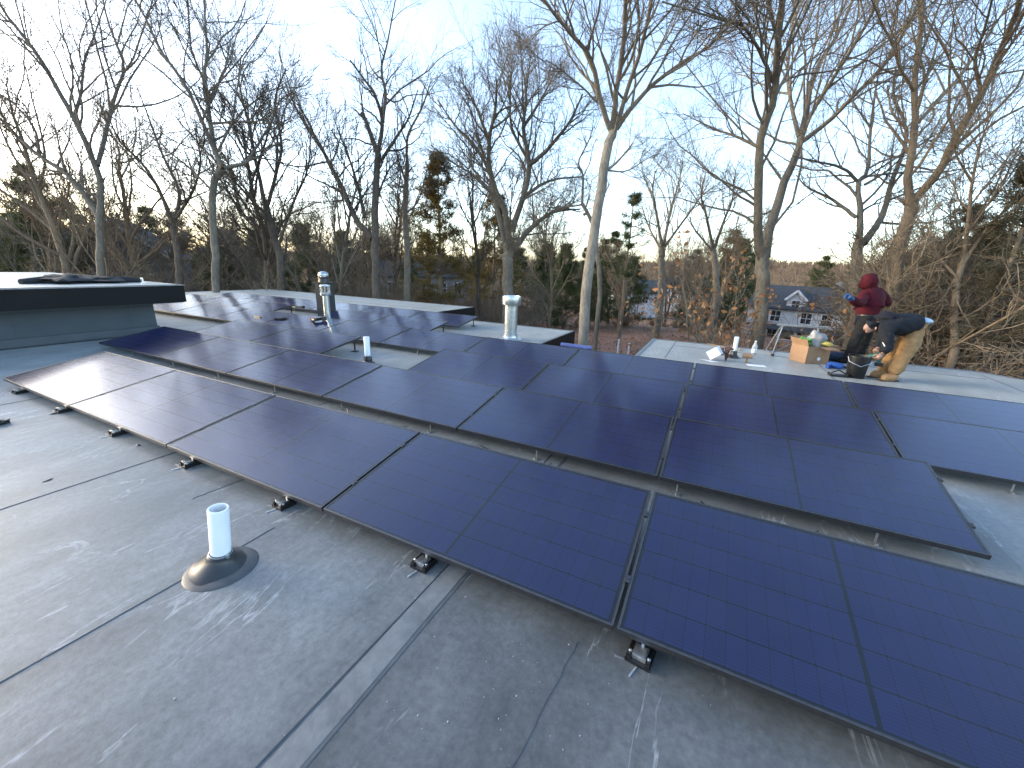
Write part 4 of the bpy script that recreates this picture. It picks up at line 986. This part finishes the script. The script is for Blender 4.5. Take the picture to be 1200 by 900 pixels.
# --- generic bare trees for the depth of the wood (shared meshes)
def generic_tree(seed,H,r0,twig,bark_m,forks=5,dens=1.0):
    rs=np.random.RandomState(seed)
    Mn=14; P=np.zeros((1,Mn,3)); d=np.array([0,0,1.0])
    for k in range(1,Mn):
        d=nrm((d+rs.normal(size=3)*np.array([.09,.09,.0])+np.array([0,0,.06]))[None])[0]; P[0,k]=P[0,k-1]+d*H*.8/(Mn-1)
    tt=np.linspace(0,1,Mn); Rr=(r0*(1-tt)**.8+.02)[None]
    Rr[0,0]*=1.35
    P1,R1=spawn(rs,P,Rr,int(9*dens)+forks,.3,36,.5,10,.10,.11,r0*.55,twig*2,absmin=1.0)
    P2,R2=spawn(rs,P1,R1,6*dens,.2,40,.45,6,.08,.15,.03,twig*1.4,absmin=.5)
    P3,R3=spawn(rs,P2,R2,5*dens,.15,38,.5,4,.06,.17,.014,twig,absmin=.35)
    P4,R4=spawn(rs,P3,R3,3,.2,36,.6,3,.04,.2,.009,twig*.8,absmin=.25)
    vt,qt=merge([tubes(P,Rr,8),tubes(P1,R1,5)]); vc,qc=merge([tubes(P2,R2,3),tubes(P3,R3,3),tubes(P4,R4,3)])
    return mesh_np('trunk',vt,quads=qt,mat=M[bark_m],smooth=True),mesh_np('crown',vc,quads=qc,mat=M[bark_m],smooth=True)
GEN=[generic_tree(101,11,.15,.008,'bark_grey'),generic_tree(102,13,.19,.008,'bark_brown'),generic_tree(103,9,.10,.008,'bark_grey',4,.9),generic_tree(104,12,.15,.009,'bark_dark',6),generic_tree(105,8,.08,.008,'bark_brown',4,.9)]
rs=np.random.RandomState(5)
def place_tree(px,depth,k,s):
    p=at(px,300,depth); z=float(gz(p[0],p[1]))-.15
    lb,gr=(('slender bare tree in the wood behind the raised block and panels','bare trees of the wood behind the panels') if px<650 else ('small bare tree on the brown slope around the white houses','bare trees around the white houses') if px<1040 else ('slender bare tree in the thicket beyond the two workers','bare trees of the thicket beyond the workers'))
    t=empty('bare_tree',(p[0],p[1],z),rs.uniform(0,6.28),label=lb,cat='tree',group=gr)
    t.scale=(s,s,s*rs.uniform(.9,1.15))
    link('trunk',GEN[k][0],t); link('crown',GEN[k][1],t)
for i in range(72):
    px=rs.uniform(-160,650); d=rs.uniform(24,75); place_tree(px,d,rs.randint(5),rs.uniform(.95,1.5)*(1 if d<45 else 1.1))
for i in range(9):
    px=rs.uniform(60,220) if i<4 else rs.uniform(-60,520); d=rs.uniform(22,34); place_tree(px,d,rs.randint(5),rs.uniform(1.0,1.4))
for i in range(14):
    px=rs.uniform(690,890); d=rs.uniform(30,62); place_tree(px,d,[2,4][rs.randint(2)],rs.uniform(1.1,1.6))
for i in range(26):
    px=rs.uniform(650,1060); d=rs.uniform(38,95)
    if 885<px<1050 and d<56: d+=30
    place_tree(px,d,[2,4,0][rs.randint(3)],rs.uniform(.6,.9))
for i in range(34):
    px=rs.uniform(1040,1420); d=rs.uniform(17,60); place_tree(px,d,rs.randint(5),rs.uniform(.7,1.1))

# --- evergreens
def pine(seed,H,rad,mat,bare=.2,whorls=16,irregular=.25,dens=1.0,nl=.16):
    rs=np.random.RandomState(seed)
    Mn=10; P=np.zeros((1,Mn,3)); P[0,:,2]=np.linspace(0,H,Mn); P[0,1:,:2]+=np.cumsum(rs.normal(size=(Mn-1,2))*.04*H/10,0)
    Rr=np.linspace(H*.014,.02,Mn)[None]
    Bp=[];Br=[]
    for w in range(whorls):
        f=bare+(1-bare)*(w+.5*rs.rand())/whorls; z=f*H; q=(f-bare)/(1-bare)
        L0=rad*(1-q)**.75*(.45+.55*min(1,q*5+.35))
        for b_ in range(rs.randint(5,8)):
            a=rs.uniform(0,6.28); L=L0*rs.uniform(1-irregular*2,1+irregular); L=max(L,.25)
            dz=rs.uniform(-.12,.16)+.3*q
            s=np.linspace(0,1,6)[:,None]; c=np.array([np.interp(z,P[0,:,2],P[0,:,k]) for k in range(2)])
            pts=np.concatenate([c+s*L*np.array([[math.cos(a),math.sin(a)]]),z+L*(dz*s+.16*s*s)],1)
            Bp.append(pts+rs.normal(size=pts.shape)*.02*L); Br.append(np.linspace(max(.012,H*.0035*(1-q*.5)),.006,6))
    Bp=np.array(Bp);Br=np.array(Br)
    P2,R2=spawn(rs,Bp,Br,7*dens,.25,48,.42,4,.03,.1,.008,.004,absmin=.2)
    vt,qt=merge([tubes(P,Rr,8),tubes(Bp,Br,4),tubes(P2,R2,3)])
    # needle tufts: thin blades fanned round the outer twigs
    ends=np.concatenate([P2[:,1:].reshape(-1,3),Bp[:,3:].reshape(-1,3)]); dirs=np.concatenate([np.repeat(nrm(P2[:,-1]-P2[:,0]),3,0),np.repeat(nrm(Bp[:,-1]-Bp[:,0]),3,0)])
    rep=int(13*dens); E=np.repeat(ends,rep,0); Dv=np.repeat(dirs,rep,0); n=len(E)
    E=E+rs.normal(size=(n,3))*.05*nl/.16
    d=nrm(Dv*.8+rs.normal(size=(n,3))*.75+np.array([0,0,.25])); L=nl*rs.uniform(.6,1.4,(n,1)); sd_=nrm(np.cross(d,rs.normal(size=(n,3))))*nl*.075
    V=np.stack([E-sd_,E+sd_,E+d*L],1).reshape(-1,3); T=np.arange(3*n).reshape(-1,3)
    return mesh_np('trunk',vt,quads=qt,mat=M['bark_brown'],smooth=True),mesh_np('crown',V,tris=T,mat=M[mat])
def put(pm,px,depth,s,label,group=None,rz=None,name='pine_tree',z=None):
    p=at(px,300,depth); zz=float(gz(p[0],p[1]))-.15
    t=empty(name,(p[0],p[1],zz),rs.uniform(0,6.28) if rz is None else rz,label=label,cat='tree',group=group); t.scale=(s,s,s)
    link('trunk',pm[0],t); link('crown',pm[1],t); return t
PG=pine(31,11,2.5,'needle_gold',.25,13,.25,.9,.26); PN=pine(32,11,3.2,'needle',.1,16,.25,.9,.3); PN2=pine(33,8,3.0,'needle',.06,13,.3,.9,.3); PH=pine(34,11,3.6,'needle_grey',.08,15,.35,1.1,.17); PS=pine(35,12,1.6,'needle',.45,9,.45,.7,.2)
def base_top(depth,px,topy,H):     # scale so that the top reaches the pixel row
    p=at(px,300,depth); z0=float(gz(p[0],p[1])); top=at(px,topy,depth)[2]; return (top-z0)/H
put(PG,517,27,base_top(27,517,185,11),'tall pine with browning orange top in the wood')
put(PG,578,34,base_top(34,578,222,11),'narrow yellowish pine behind the fork of the round-crowned oak')
put(PS,735,30,base_top(30,735,222,12),'sparse leaning pine with tufted top beside the pale trunk')
put(PN,62,30,base_top(30,62,200,11),'dark pine backlit by the sunset behind the raised roof block')
for px,d,ty in ((20,40,250),(185,42,245),(215,46,250),(150,38,262),(95,45,240),(360,50,262),(405,52,270),(300,48,270),(640,50,285),(665,44,285),(705,46,280),(720,52,272),(690,60,290),(560,55,290),(855,48,270),(870,60,280),(815,58,292),(450,58,285),(968,70,300),(250,40,278),(330,38,290),(270,60,268),(480,46,295),(385,40,298),(430,64,275),(610,62,290),(520,60,292),(60,55,255),(130,60,262),(170,34,280),(10,32,275),(745,60,300),(885,75,296),(1075,45,290),(1110,36,270),(1150,40,262)):
    pm=PN if rs.rand()<.5 else PN2; put(pm,px,d,base_top(d,px,ty,11 if pm is PN else 8),'dark green pine in the wood behind the house','dark pines in the wood')
put(PH,1185,12.5,base_top(12.5,1185,175,11),'grey-green hemlock crowding in beyond the bending worker')
put(PH,1262,14,base_top(14,1262,110,11),'tall dusty hemlock at the edge of the thicket beyond the workers')
put(PH,1125,22,base_top(22,1125,235,11),'shaggy olive hemlock behind the stout forked tree')
put(PN2,1090,30,base_top(30,1090,285,8),'short green pine behind the stout forked tree')

# --- dry-leaved beech and brush
def shrub(seed,H,n0,mat,leafm=None,leafn=6,ls=.09,lean=.5):
    rs=np.random.RandomState(seed); Mn=7; P=np.zeros((n0,Mn,3)); P[:,0,:2]=rs.normal(size=(n0,2))*.18*H/2
    d=nrm(np.concatenate([rs.normal(size=(n0,2))*lean,np.ones((n0,1))],1)); st=(H*rs.uniform(.6,1.1,(n0,1))/(Mn-1))
    for k in range(1,Mn): d=nrm(d+rs.normal(size=(n0,3))*.12); P[:,k]=P[:,k-1]+d*st
    Rr=np.linspace(.018*H/2,.006,Mn)[None]*np.ones((n0,1))
    P1,R1=spawn(rs,P,Rr,6,.2,42,.45,5,.04,.15,.012,.006,absmin=.25); P2,R2=spawn(rs,P1,R1,5,.15,42,.5,4,.03,.18,.008,.005,absmin=.2); P3,R3=spawn(rs,P2,R2,3,.15,42,.6,3,.02,.2,.006,.004,absmin=.15)
    v,q=merge([tubes(P,Rr,5),tubes(P1,R1,4),tubes(P2,R2,3),tubes(P3,R3,3)])
    a=mesh_np('stem',v,quads=q,mat=M[mat],smooth=True); b_=None
    if leafm:
        E=np.concatenate([P2[:,1:].reshape(-1,3),P3[:,1:].reshape(-1,3)]); E=E[rs.rand(len(E))<leafn]; n=len(E)
        E=E+rs.normal(size=(n,3))*.03; d=nrm(rs.normal(size=(n,3))+np.array([0,0,-.6])); s=nrm(np.cross(d,rs.normal(size=(n,3)))); L=ls*rs.uniform(.6,1.3,(n,1))
        nn=np.cross(d,s)*L*.18
        V=np.stack([E,E+d*L*.5+s*L*.3+nn,E+d*L,E+d*L*.5-s*L*.3+nn],1).reshape(-1,3); Q=np.arange(4*n).reshape(-1,4)
        b_=mesh_np('leaves',V,quads=Q,mat=M[leafm])
    return a,b_
SH=[shrub(51,3.0,16,'bark_brown'),shrub(52,2.4,18,'bark_grey'),shrub(53,3.6,14,'bark_brown'),shrub(54,2.2,14,'bark_brown','dryleaf2',.5,.10)]
for i in range(200):
    px=rs.uniform(-150,625) if i<110 else rs.uniform(1100,1400); d=rs.uniform(21,60) if px<690 else rs.uniform(13,40)
    p=at(px,300,d); k=rs.randint(4); t=empty('shrub',(p[0],p[1],float(gz(p[0],p[1]))-.1),rs.uniform(0,6.28),label=('leafless shrub in the undergrowth behind the panels' if px<690 else 'large leafless shrub in the thicket beyond the two workers'),cat='shrub',group=('shrubs behind the panels' if px<690 else 'shrubs beyond the workers'))
    s=rs.uniform(.9,1.7) if px<690 else rs.uniform(1.3,2.3); t.scale=(s*1.2,s*1.2,s); link('stem',SH[k][0],t)
    if SH[k][1]: link('leaves',SH[k][1],t)
for i in range(30):
    px=rs.uniform(640,880); d=rs.uniform(44,75); p=at(px,300,d); k=3 if rs.rand()<.75 else rs.randint(4)
    t=empty('shrub',(p[0],p[1],float(gz(p[0],p[1]))-.1),rs.uniform(0,6.28),label='low leafless shrub on the brown slope behind the rear roof',cat='shrub',group='leafless shrubs on the brown slope')
    s=rs.uniform(.35,.8); t.scale=(s*1.4,s*1.4,s); link('stem',SH[k][0],t)
    if SH[k][1]: link('leaves',SH[k][1],t)
# beech saplings that keep their tan leaves, close behind the rear roof
BE=shrub(61,4.2,6,'bark_grey','dryleaf',.22,.15,.45)
for px,d,s,lb in ((862,13.5,1.4,'young beech keeping its tan dry leaves close behind the rear roof'),(893,15.5,1.1,'young beech with tan leaves in front of the white porch house'),(832,16,1.35,'young beech with sparse tan leaves beside the twin-stemmed tree')):
    p=at(px,300,d); t=empty('beech_sapling',(p[0],p[1],float(gz(p[0],p[1]))-.1),rs.uniform(0,6.28),label=lb,cat='tree'); t.scale=(s,s,s)
    link('stem',BE[0],t); link('leaves',BE[1],t)
# far wood: one mass of bare twiggy crowns on the hill
nF=15000; az=rs.uniform(R(-100),R(55),nF); dd=rs.uniform(95,430,nF); fx=CAM[0]+dd*np.sin(az); fy=CAM[1]+dd*np.cos(az); fz=gz(fx,fy)
Vs=[];nb=7
hgt=rs.uniform(4,9,nF)
for b_ in range(nb):
    a=rs.uniform(0,6.28,nF); l=rs.uniform(.5,2.6,nF); zz=hgt*rs.uniform(.3,1,nF); wdt=rs.uniform(.10,.32,nF)*(dd/200)
    base=np.stack([fx+rs.normal(size=nF)*.6,fy+rs.normal(size=nF)*.6,fz+zz*.35],1); tip=np.stack([fx+np.cos(a)*l,fy+np.sin(a)*l,fz+zz],1)
    sx=np.stack([np.cos(-az)*1.0,np.sin(-az)*1.0,np.zeros(nF)],1)*wdt[:,None]
    Vs.append(np.stack([base-sx,base+sx,tip],1))
Vs=np.concatenate(Vs).reshape(-1,3)
link('far_wood',mesh_np('far_wood',Vs,tris=np.arange(len(Vs)).reshape(-1,3),mat=M['farwood']),None,label='distant bare woodland covering the low hill',cat='woodland',kind='stuff')
# leaf litter and stalks on the near slope
nL=26000; lx=rs.uniform(-12,26,nL); ly=rs.uniform(11,48,nL); lz=gz(lx,ly)+rs.uniform(0,.12,nL); E=np.stack([lx,ly,lz],1)
d=nrm(rs.normal(size=(nL,3))*np.array([1,1,.6])); s=nrm(np.cross(d,rs.normal(size=(nL,3)))); L=rs.uniform(.05,.16,(nL,1))
V=np.stack([E,E+d*L*.5+s*L*.3,E+d*L,E+d*L*.5-s*L*.3],1).reshape(-1,3)
link('leaf_litter',mesh_np('leaf_litter',V,quads=np.arange(4*nL).reshape(-1,4),mat=M['dryleaf2']),None,label='brown fallen leaves covering the slope behind the house',cat='leaf litter',kind='stuff')
# two white pipes standing in the slope
for px,py,h in ((724,410,1.5),(737,408,.9)):
    d=26; p=at(px,py,d); z=float(gz(p[0],p[1])); b=MB(); b.tube([(0,0,-.2),(0,0,h)],.055,10); b.lathe([(.065,h-.12),(.068,h-.1),(.068,h+.01),(.02,h+.03)],seg=12)
    top=at(px,397 if h>1 else 402,d)[2]; o=b.build('marker_pipe',M['pvc'],None,smooth=True,label=('taller' if h>1 else 'shorter')+' white plastic pipe standing in the brown slope',cat='pipe'); o.location=(p[0],p[1],z); o.scale=(1,1,max(.4,(top-z)/h))

# ---------------------------------------------------------------- houses in the distance
def window(parent,c,ux,uz,w,h,nv,trim='white_trim'):
    """c centre on wall, ux wall direction, nv outward normal"""
    c=Vector(c);ux=Vector(ux);nv=Vector(nv);uz=Vector(uz)
    M4=Matrix((( *[0],)*4,)*4) if False else Matrix(((ux.x,nv.x,uz.x,c.x),(ux.y,nv.y,uz.y,c.y),(ux.z,nv.z,uz.z,c.z),(0,0,0,1)))
    b=MB(); t_=.12
    for lo,hi in (((-w/2-t_,.01,h/2),(w/2+t_,.07,h/2+t_)),((-w/2-t_,.01,-h/2-t_),(w/2+t_,.09,-h/2)),((-w/2-t_,.01,-h/2),(-w/2,.07,h/2)),((w/2,.01,-h/2),(w/2+t_,.07,h/2)),((-w/2,.02,-.025),(w/2,.06,.025)),((-.02,.02,-h/2),(.02,.055,h/2))): b.box(lo,hi,M4)
    f=b.build('window',M[trim],parent)
    b=MB(); b.box((-w/2,.012,-h/2),(w/2,.03,h/2),M4); b.build('pane',M['pane'],f)
def house_block(parent,W,D,Hh,roofH,wallm,overh=.35,ridge_along_x=True):
    b=MB(); b.box((-W/2,-D/2,-2),(W/2,D/2,Hh))
    if ridge_along_x: b.add([(-W/2,-D/2,Hh),(-W/2,D/2,Hh),(-W/2,0,Hh+roofH),(W/2,-D/2,Hh),(W/2,D/2,Hh),(W/2,0,Hh+roofH)],[(0,1,2),(3,5,4),(0,2,5,3),(1,4,5,2)])
    else: b.add([(-W/2,-D/2,Hh),(W/2,-D/2,Hh),(0,-D/2,Hh+roofH),(-W/2,D/2,Hh),(W/2,D/2,Hh),(0,D/2,Hh+roofH)],[(0,1,2),(3,5,4),(0,2,5,3),(1,4,5,2)])
    b.build('wall',M[wallm],parent)
    r2=MB(); th=.16
    if ridge_along_x:
        s=roofH/(D/2); yy=D/2+overh; z0=Hh-overh*s+.02
        for sg in (-1,1):
            r2.add([(-W/2-overh,sg*yy,z0),(W/2+overh,sg*yy,z0),(W/2+overh,0,Hh+roofH+.02),(-W/2-overh,0,Hh+roofH+.02),(-W/2-overh,sg*yy,z0+th),(W/2+overh,sg*yy,z0+th),(W/2+overh,0,Hh+roofH+.02+th),(-W/2-overh,0,Hh+roofH+.02+th)],[(0,1,2,3),(4,5,6,7),(0,1,5,4),(1,2,6,5),(3,0,4,7)])
    else:
        s=roofH/(W/2); xx=W/2+overh; z0=Hh-overh*s+.02
        for sg in (-1,1):
            r2.add([(sg*xx,-D/2-overh,z0),(sg*xx,D/2+overh,z0),(0,D/2+overh,Hh+roofH+.02),(0,-D/2-overh,Hh+roofH+.02),(sg*xx,-D/2-overh,z0+th),(sg*xx,D/2+overh,z0+th),(0,D/2+overh,Hh+roofH+.02+th),(0,-D/2-overh,Hh+roofH+.02+th)],[(0,1,2,3),(4,5,6,7),(0,1,5,4),(1,2,6,5),(3,0,4,7)])
    return r2.build('roof',M['shingle'],parent)
def facing(p): return math.atan2(-(p[0]-CAM[0]),(p[1]-CAM[1]))*1.0
# white house with dormers and porch
dh=50; p=at(968,395,dh); zb_=float(at(968,411,dh)[2]); rz=facing(p)+R(-10)
hA=empty('porch_house',(p[0],p[1],zb_),rz,label='white house with dark roof, two gabled dormers and a railed porch',cat='house')
rf=house_block(hA,16,8,4.9,2.4,'white_clap')
for dx in (-3.0,2.8):
    d_=empty('x',(0,0,0)); bpy.data.objects.remove(d_)
    b=MB(); b.box((dx-.95,-3.8,4.6),(dx+.95,-1.0,6.0)); b.add([(dx-.95,-3.8,6.0),(dx+.95,-3.8,6.0),(dx,-3.8,6.9),(dx-.95,-1,6.0),(dx+.95,-1,6.0),(dx,-1,6.9)],[(0,1,2),(3,5,4),(0,2,5,3),(1,4,5,2)]); dm=b.build('dormer',M['white_clap'],hA)
    b=MB()
    for sg in (-1,1): b.bar((dx+sg*1.1,-2.4,5.22),(dx,-2.4,6.2),3.0,.10,(0,1,0)) if False else b.add([(dx+sg*1.15,-4.05,5.85),(dx+sg*1.15,-.9,5.85),(dx,-.9,6.95),(dx,-4.05,6.95),(dx+sg*1.15,-4.05,5.97),(dx+sg*1.15,-.9,5.97),(dx,-.9,7.07),(dx,-4.05,7.07)],[(0,1,2,3),(4,5,6,7),(0,1,5,4),(3,0,4,7)])
    b.build('dormer_roof',M['shingle'],dm)
    b=MB()
    for sg in (-1,1): b.bar((dx+sg*1.15,-4.08,5.88),(dx,-4.08,7.02),.06,.24)
    b.build('gable_trim',M['white_trim'],dm)
    window(hA,(dx,-3.81,5.4),(1,0,0),(0,0,1),.8,.85,(0,-1,0))
for dx in (-6.6,-4.8,-1.6,.4,2.6,5.0,6.8):
    window(hA,(dx,-4.01,1.6),(1,0,0),(0,0,1),1.0,1.5,(0,-1,0)); window(hA,(dx,-4.01,3.9),(1,0,0),(0,0,1),1.0,1.2,(0,-1,0))
b=MB(); b.box((-5.5,-6.4,-.2),(5.5,-4.02,.12)); pd_=b.build('porch_deck',M['white_trim'],hA)
b=MB(); b.add([(-5.8,-6.6,2.45),(5.8,-6.6,2.45),(5.8,-4.02,2.75),(-5.8,-4.02,2.75),(-5.8,-6.6,2.6),(5.8,-6.6,2.6),(5.8,-4.02,2.9),(-5.8,-4.02,2.9)],[(0,1,2,3),(4,5,6,7),(0,1,5,4),(1,2,6,5),(2,3,7,6),(3,0,4,7)]); b.build('porch_roof',M['shingle'],hA)
for i in range(7):
    b=MB(); x=-5.3+i*10.6/6; b.box((x-.11,-6.3,.121),(x+.11,-6.08,2.48)); b.build('porch_post',M['white_trim'],hA)
b=MB(); b.box((-5.3,-6.23,1.0),(5.3,-6.15,1.1)); b.build('rail',M['white_trim'],hA)
for i in range(40):
    x=-5.2+i*10.4/39; b=MB(); b.box((x-.04,-6.22,.15),(x+.04,-6.16,1.0)); b.build('baluster',M['white_trim'],hA)
b=MB(); b.box((-.4,.2,6.9),(.4,.9,8.2)); b.build('chimney',M['grey_clap'],rf)
# wing to the right
p=at(1058,392,dh+3); hW=empty('garage_wing',(p[0],p[1],float(at(1058,412,dh)[2])),rz+R(8),label='white gabled outbuilding with dark roof beside the porch house',cat='house')
house_block(hW,7,8,3.2,2.6,'white_clap',.35,False); 
for dx in (-1.7,1.7): window(hW,(dx,-4.01,1.6),(1,0,0),(0,0,1),1.0,1.3,(0,-1,0))
window(hW,(0,-4.01,3.9),(1,0,0),(0,0,1),.8,.9,(0,-1,0))
b=MB(); 
for sg in (-1,1): b.bar((sg*3.85,-4.38,2.95),(0,-4.38,5.85),.06,.24)
b.build('gable_trim',M['white_trim'],hW)
# grey house deep in the wood
dm_=55; p=at(492,330,dm_); hB=empty('grey_house',(p[0],p[1],float(at(492,372,dm_)[2])),facing(p)+R(12),label='pale grey clapboard house glimpsed between the trunks of the wood',cat='house')
house_block(hB,11,7,5.4,1.6,'grey_clap',.3,True)
for dx in (-4.2,-2.2,0,2.2,4.2):
    for z in (1.4,4.0): window(hB,(dx,-3.51,z),(1,0,0),(0,0,1),.9,1.3,(0,-1,0))
# slate blue houses at the far left
dl=40; p=at(10,300,dl); hC=empty('slate_house',(p[0],p[1],float(at(10,345,dl)[2])),facing(p)+R(20),label='slate blue house with white windows beyond the raised roof block',cat='house')
house_block(hC,8.5,7,5.0,1.8,'blue_clap',.3,True)
for dx in (-3.2,-1.2,1.0,3.0):
    for z in (1.4,3.8): window(hC,(dx,-3.51,z),(1,0,0),(0,0,1),.8,1.2,(0,-1,0))
dl=36; p=at(152,300,dl); zt=float(at(152,262,dl)[2]); hD=empty('gabled_house',(p[0],p[1],zt-7.0),facing(p)+R(-14),label='dark slate gabled house with white rake boards in the wood behind the raised roof block',cat='house')
house_block(hD,7.2,8,4.2,2.8,'blue_clap',.25,False)
b=MB()
for sg in (-1,1): b.bar((sg*3.9,-4.28,4.0),(0,-4.28,7.05),.06,.16)
b.build('rake_board',M['white_trim'],hD); window(hD,(0,-4.01,4.6),(1,0,0),(0,0,1),.8,1.1,(0,-1,0)); window(hD,(-1.8,-4.01,2.2),(1,0,0),(0,0,1),.8,1.2,(0,-1,0)); window(hD,(1.8,-4.01,2.2),(1,0,0),(0,0,1),.8,1.2,(0,-1,0))
# small white houses across the valley
for i,(px,py,d,lb) in enumerate(((745,345,85,'low white house across the valley behind the brown slope'),(800,340,92,'second pale house across the valley, half hidden by trees'))):
    p=at(px,py,d); h_=empty('valley_house',(p[0],p[1],float(at(px,py+14,d)[2])),facing(p)+R(15-20*i),label=lb,cat='house')
    house_block(h_,10,7,3.0,2.2,'white_clap',.3,True)
    for dx in (-3.4,-1.1,1.1,3.4): window(h_,(dx,-3.51,1.6),(1,0,0),(0,0,1),1.0,1.2,(0,-1,0))
# loose cables sagging below the panels
for i,(x0,x1,y,sag) in enumerate(((6.05,6.75,1.40,.03),(7.9,8.6,1.36,.05),(4.3,5.2,1.42,.03),(2.1,2.9,3.0,.04))):
    b=MB(); n_=14; b.tube([(x0+(x1-x0)*k/n_,y+.05*math.sin(k*.9+i),.085-.075*math.sin(math.pi*k/n_)**.5+.006) for k in range(n_+1)],.005,6)
    b.build('panel_cable',M['blackplastic'],None,smooth=True,label='thin black cable sagging to the roof below the panels',cat='cable',group='black cables below the panels')
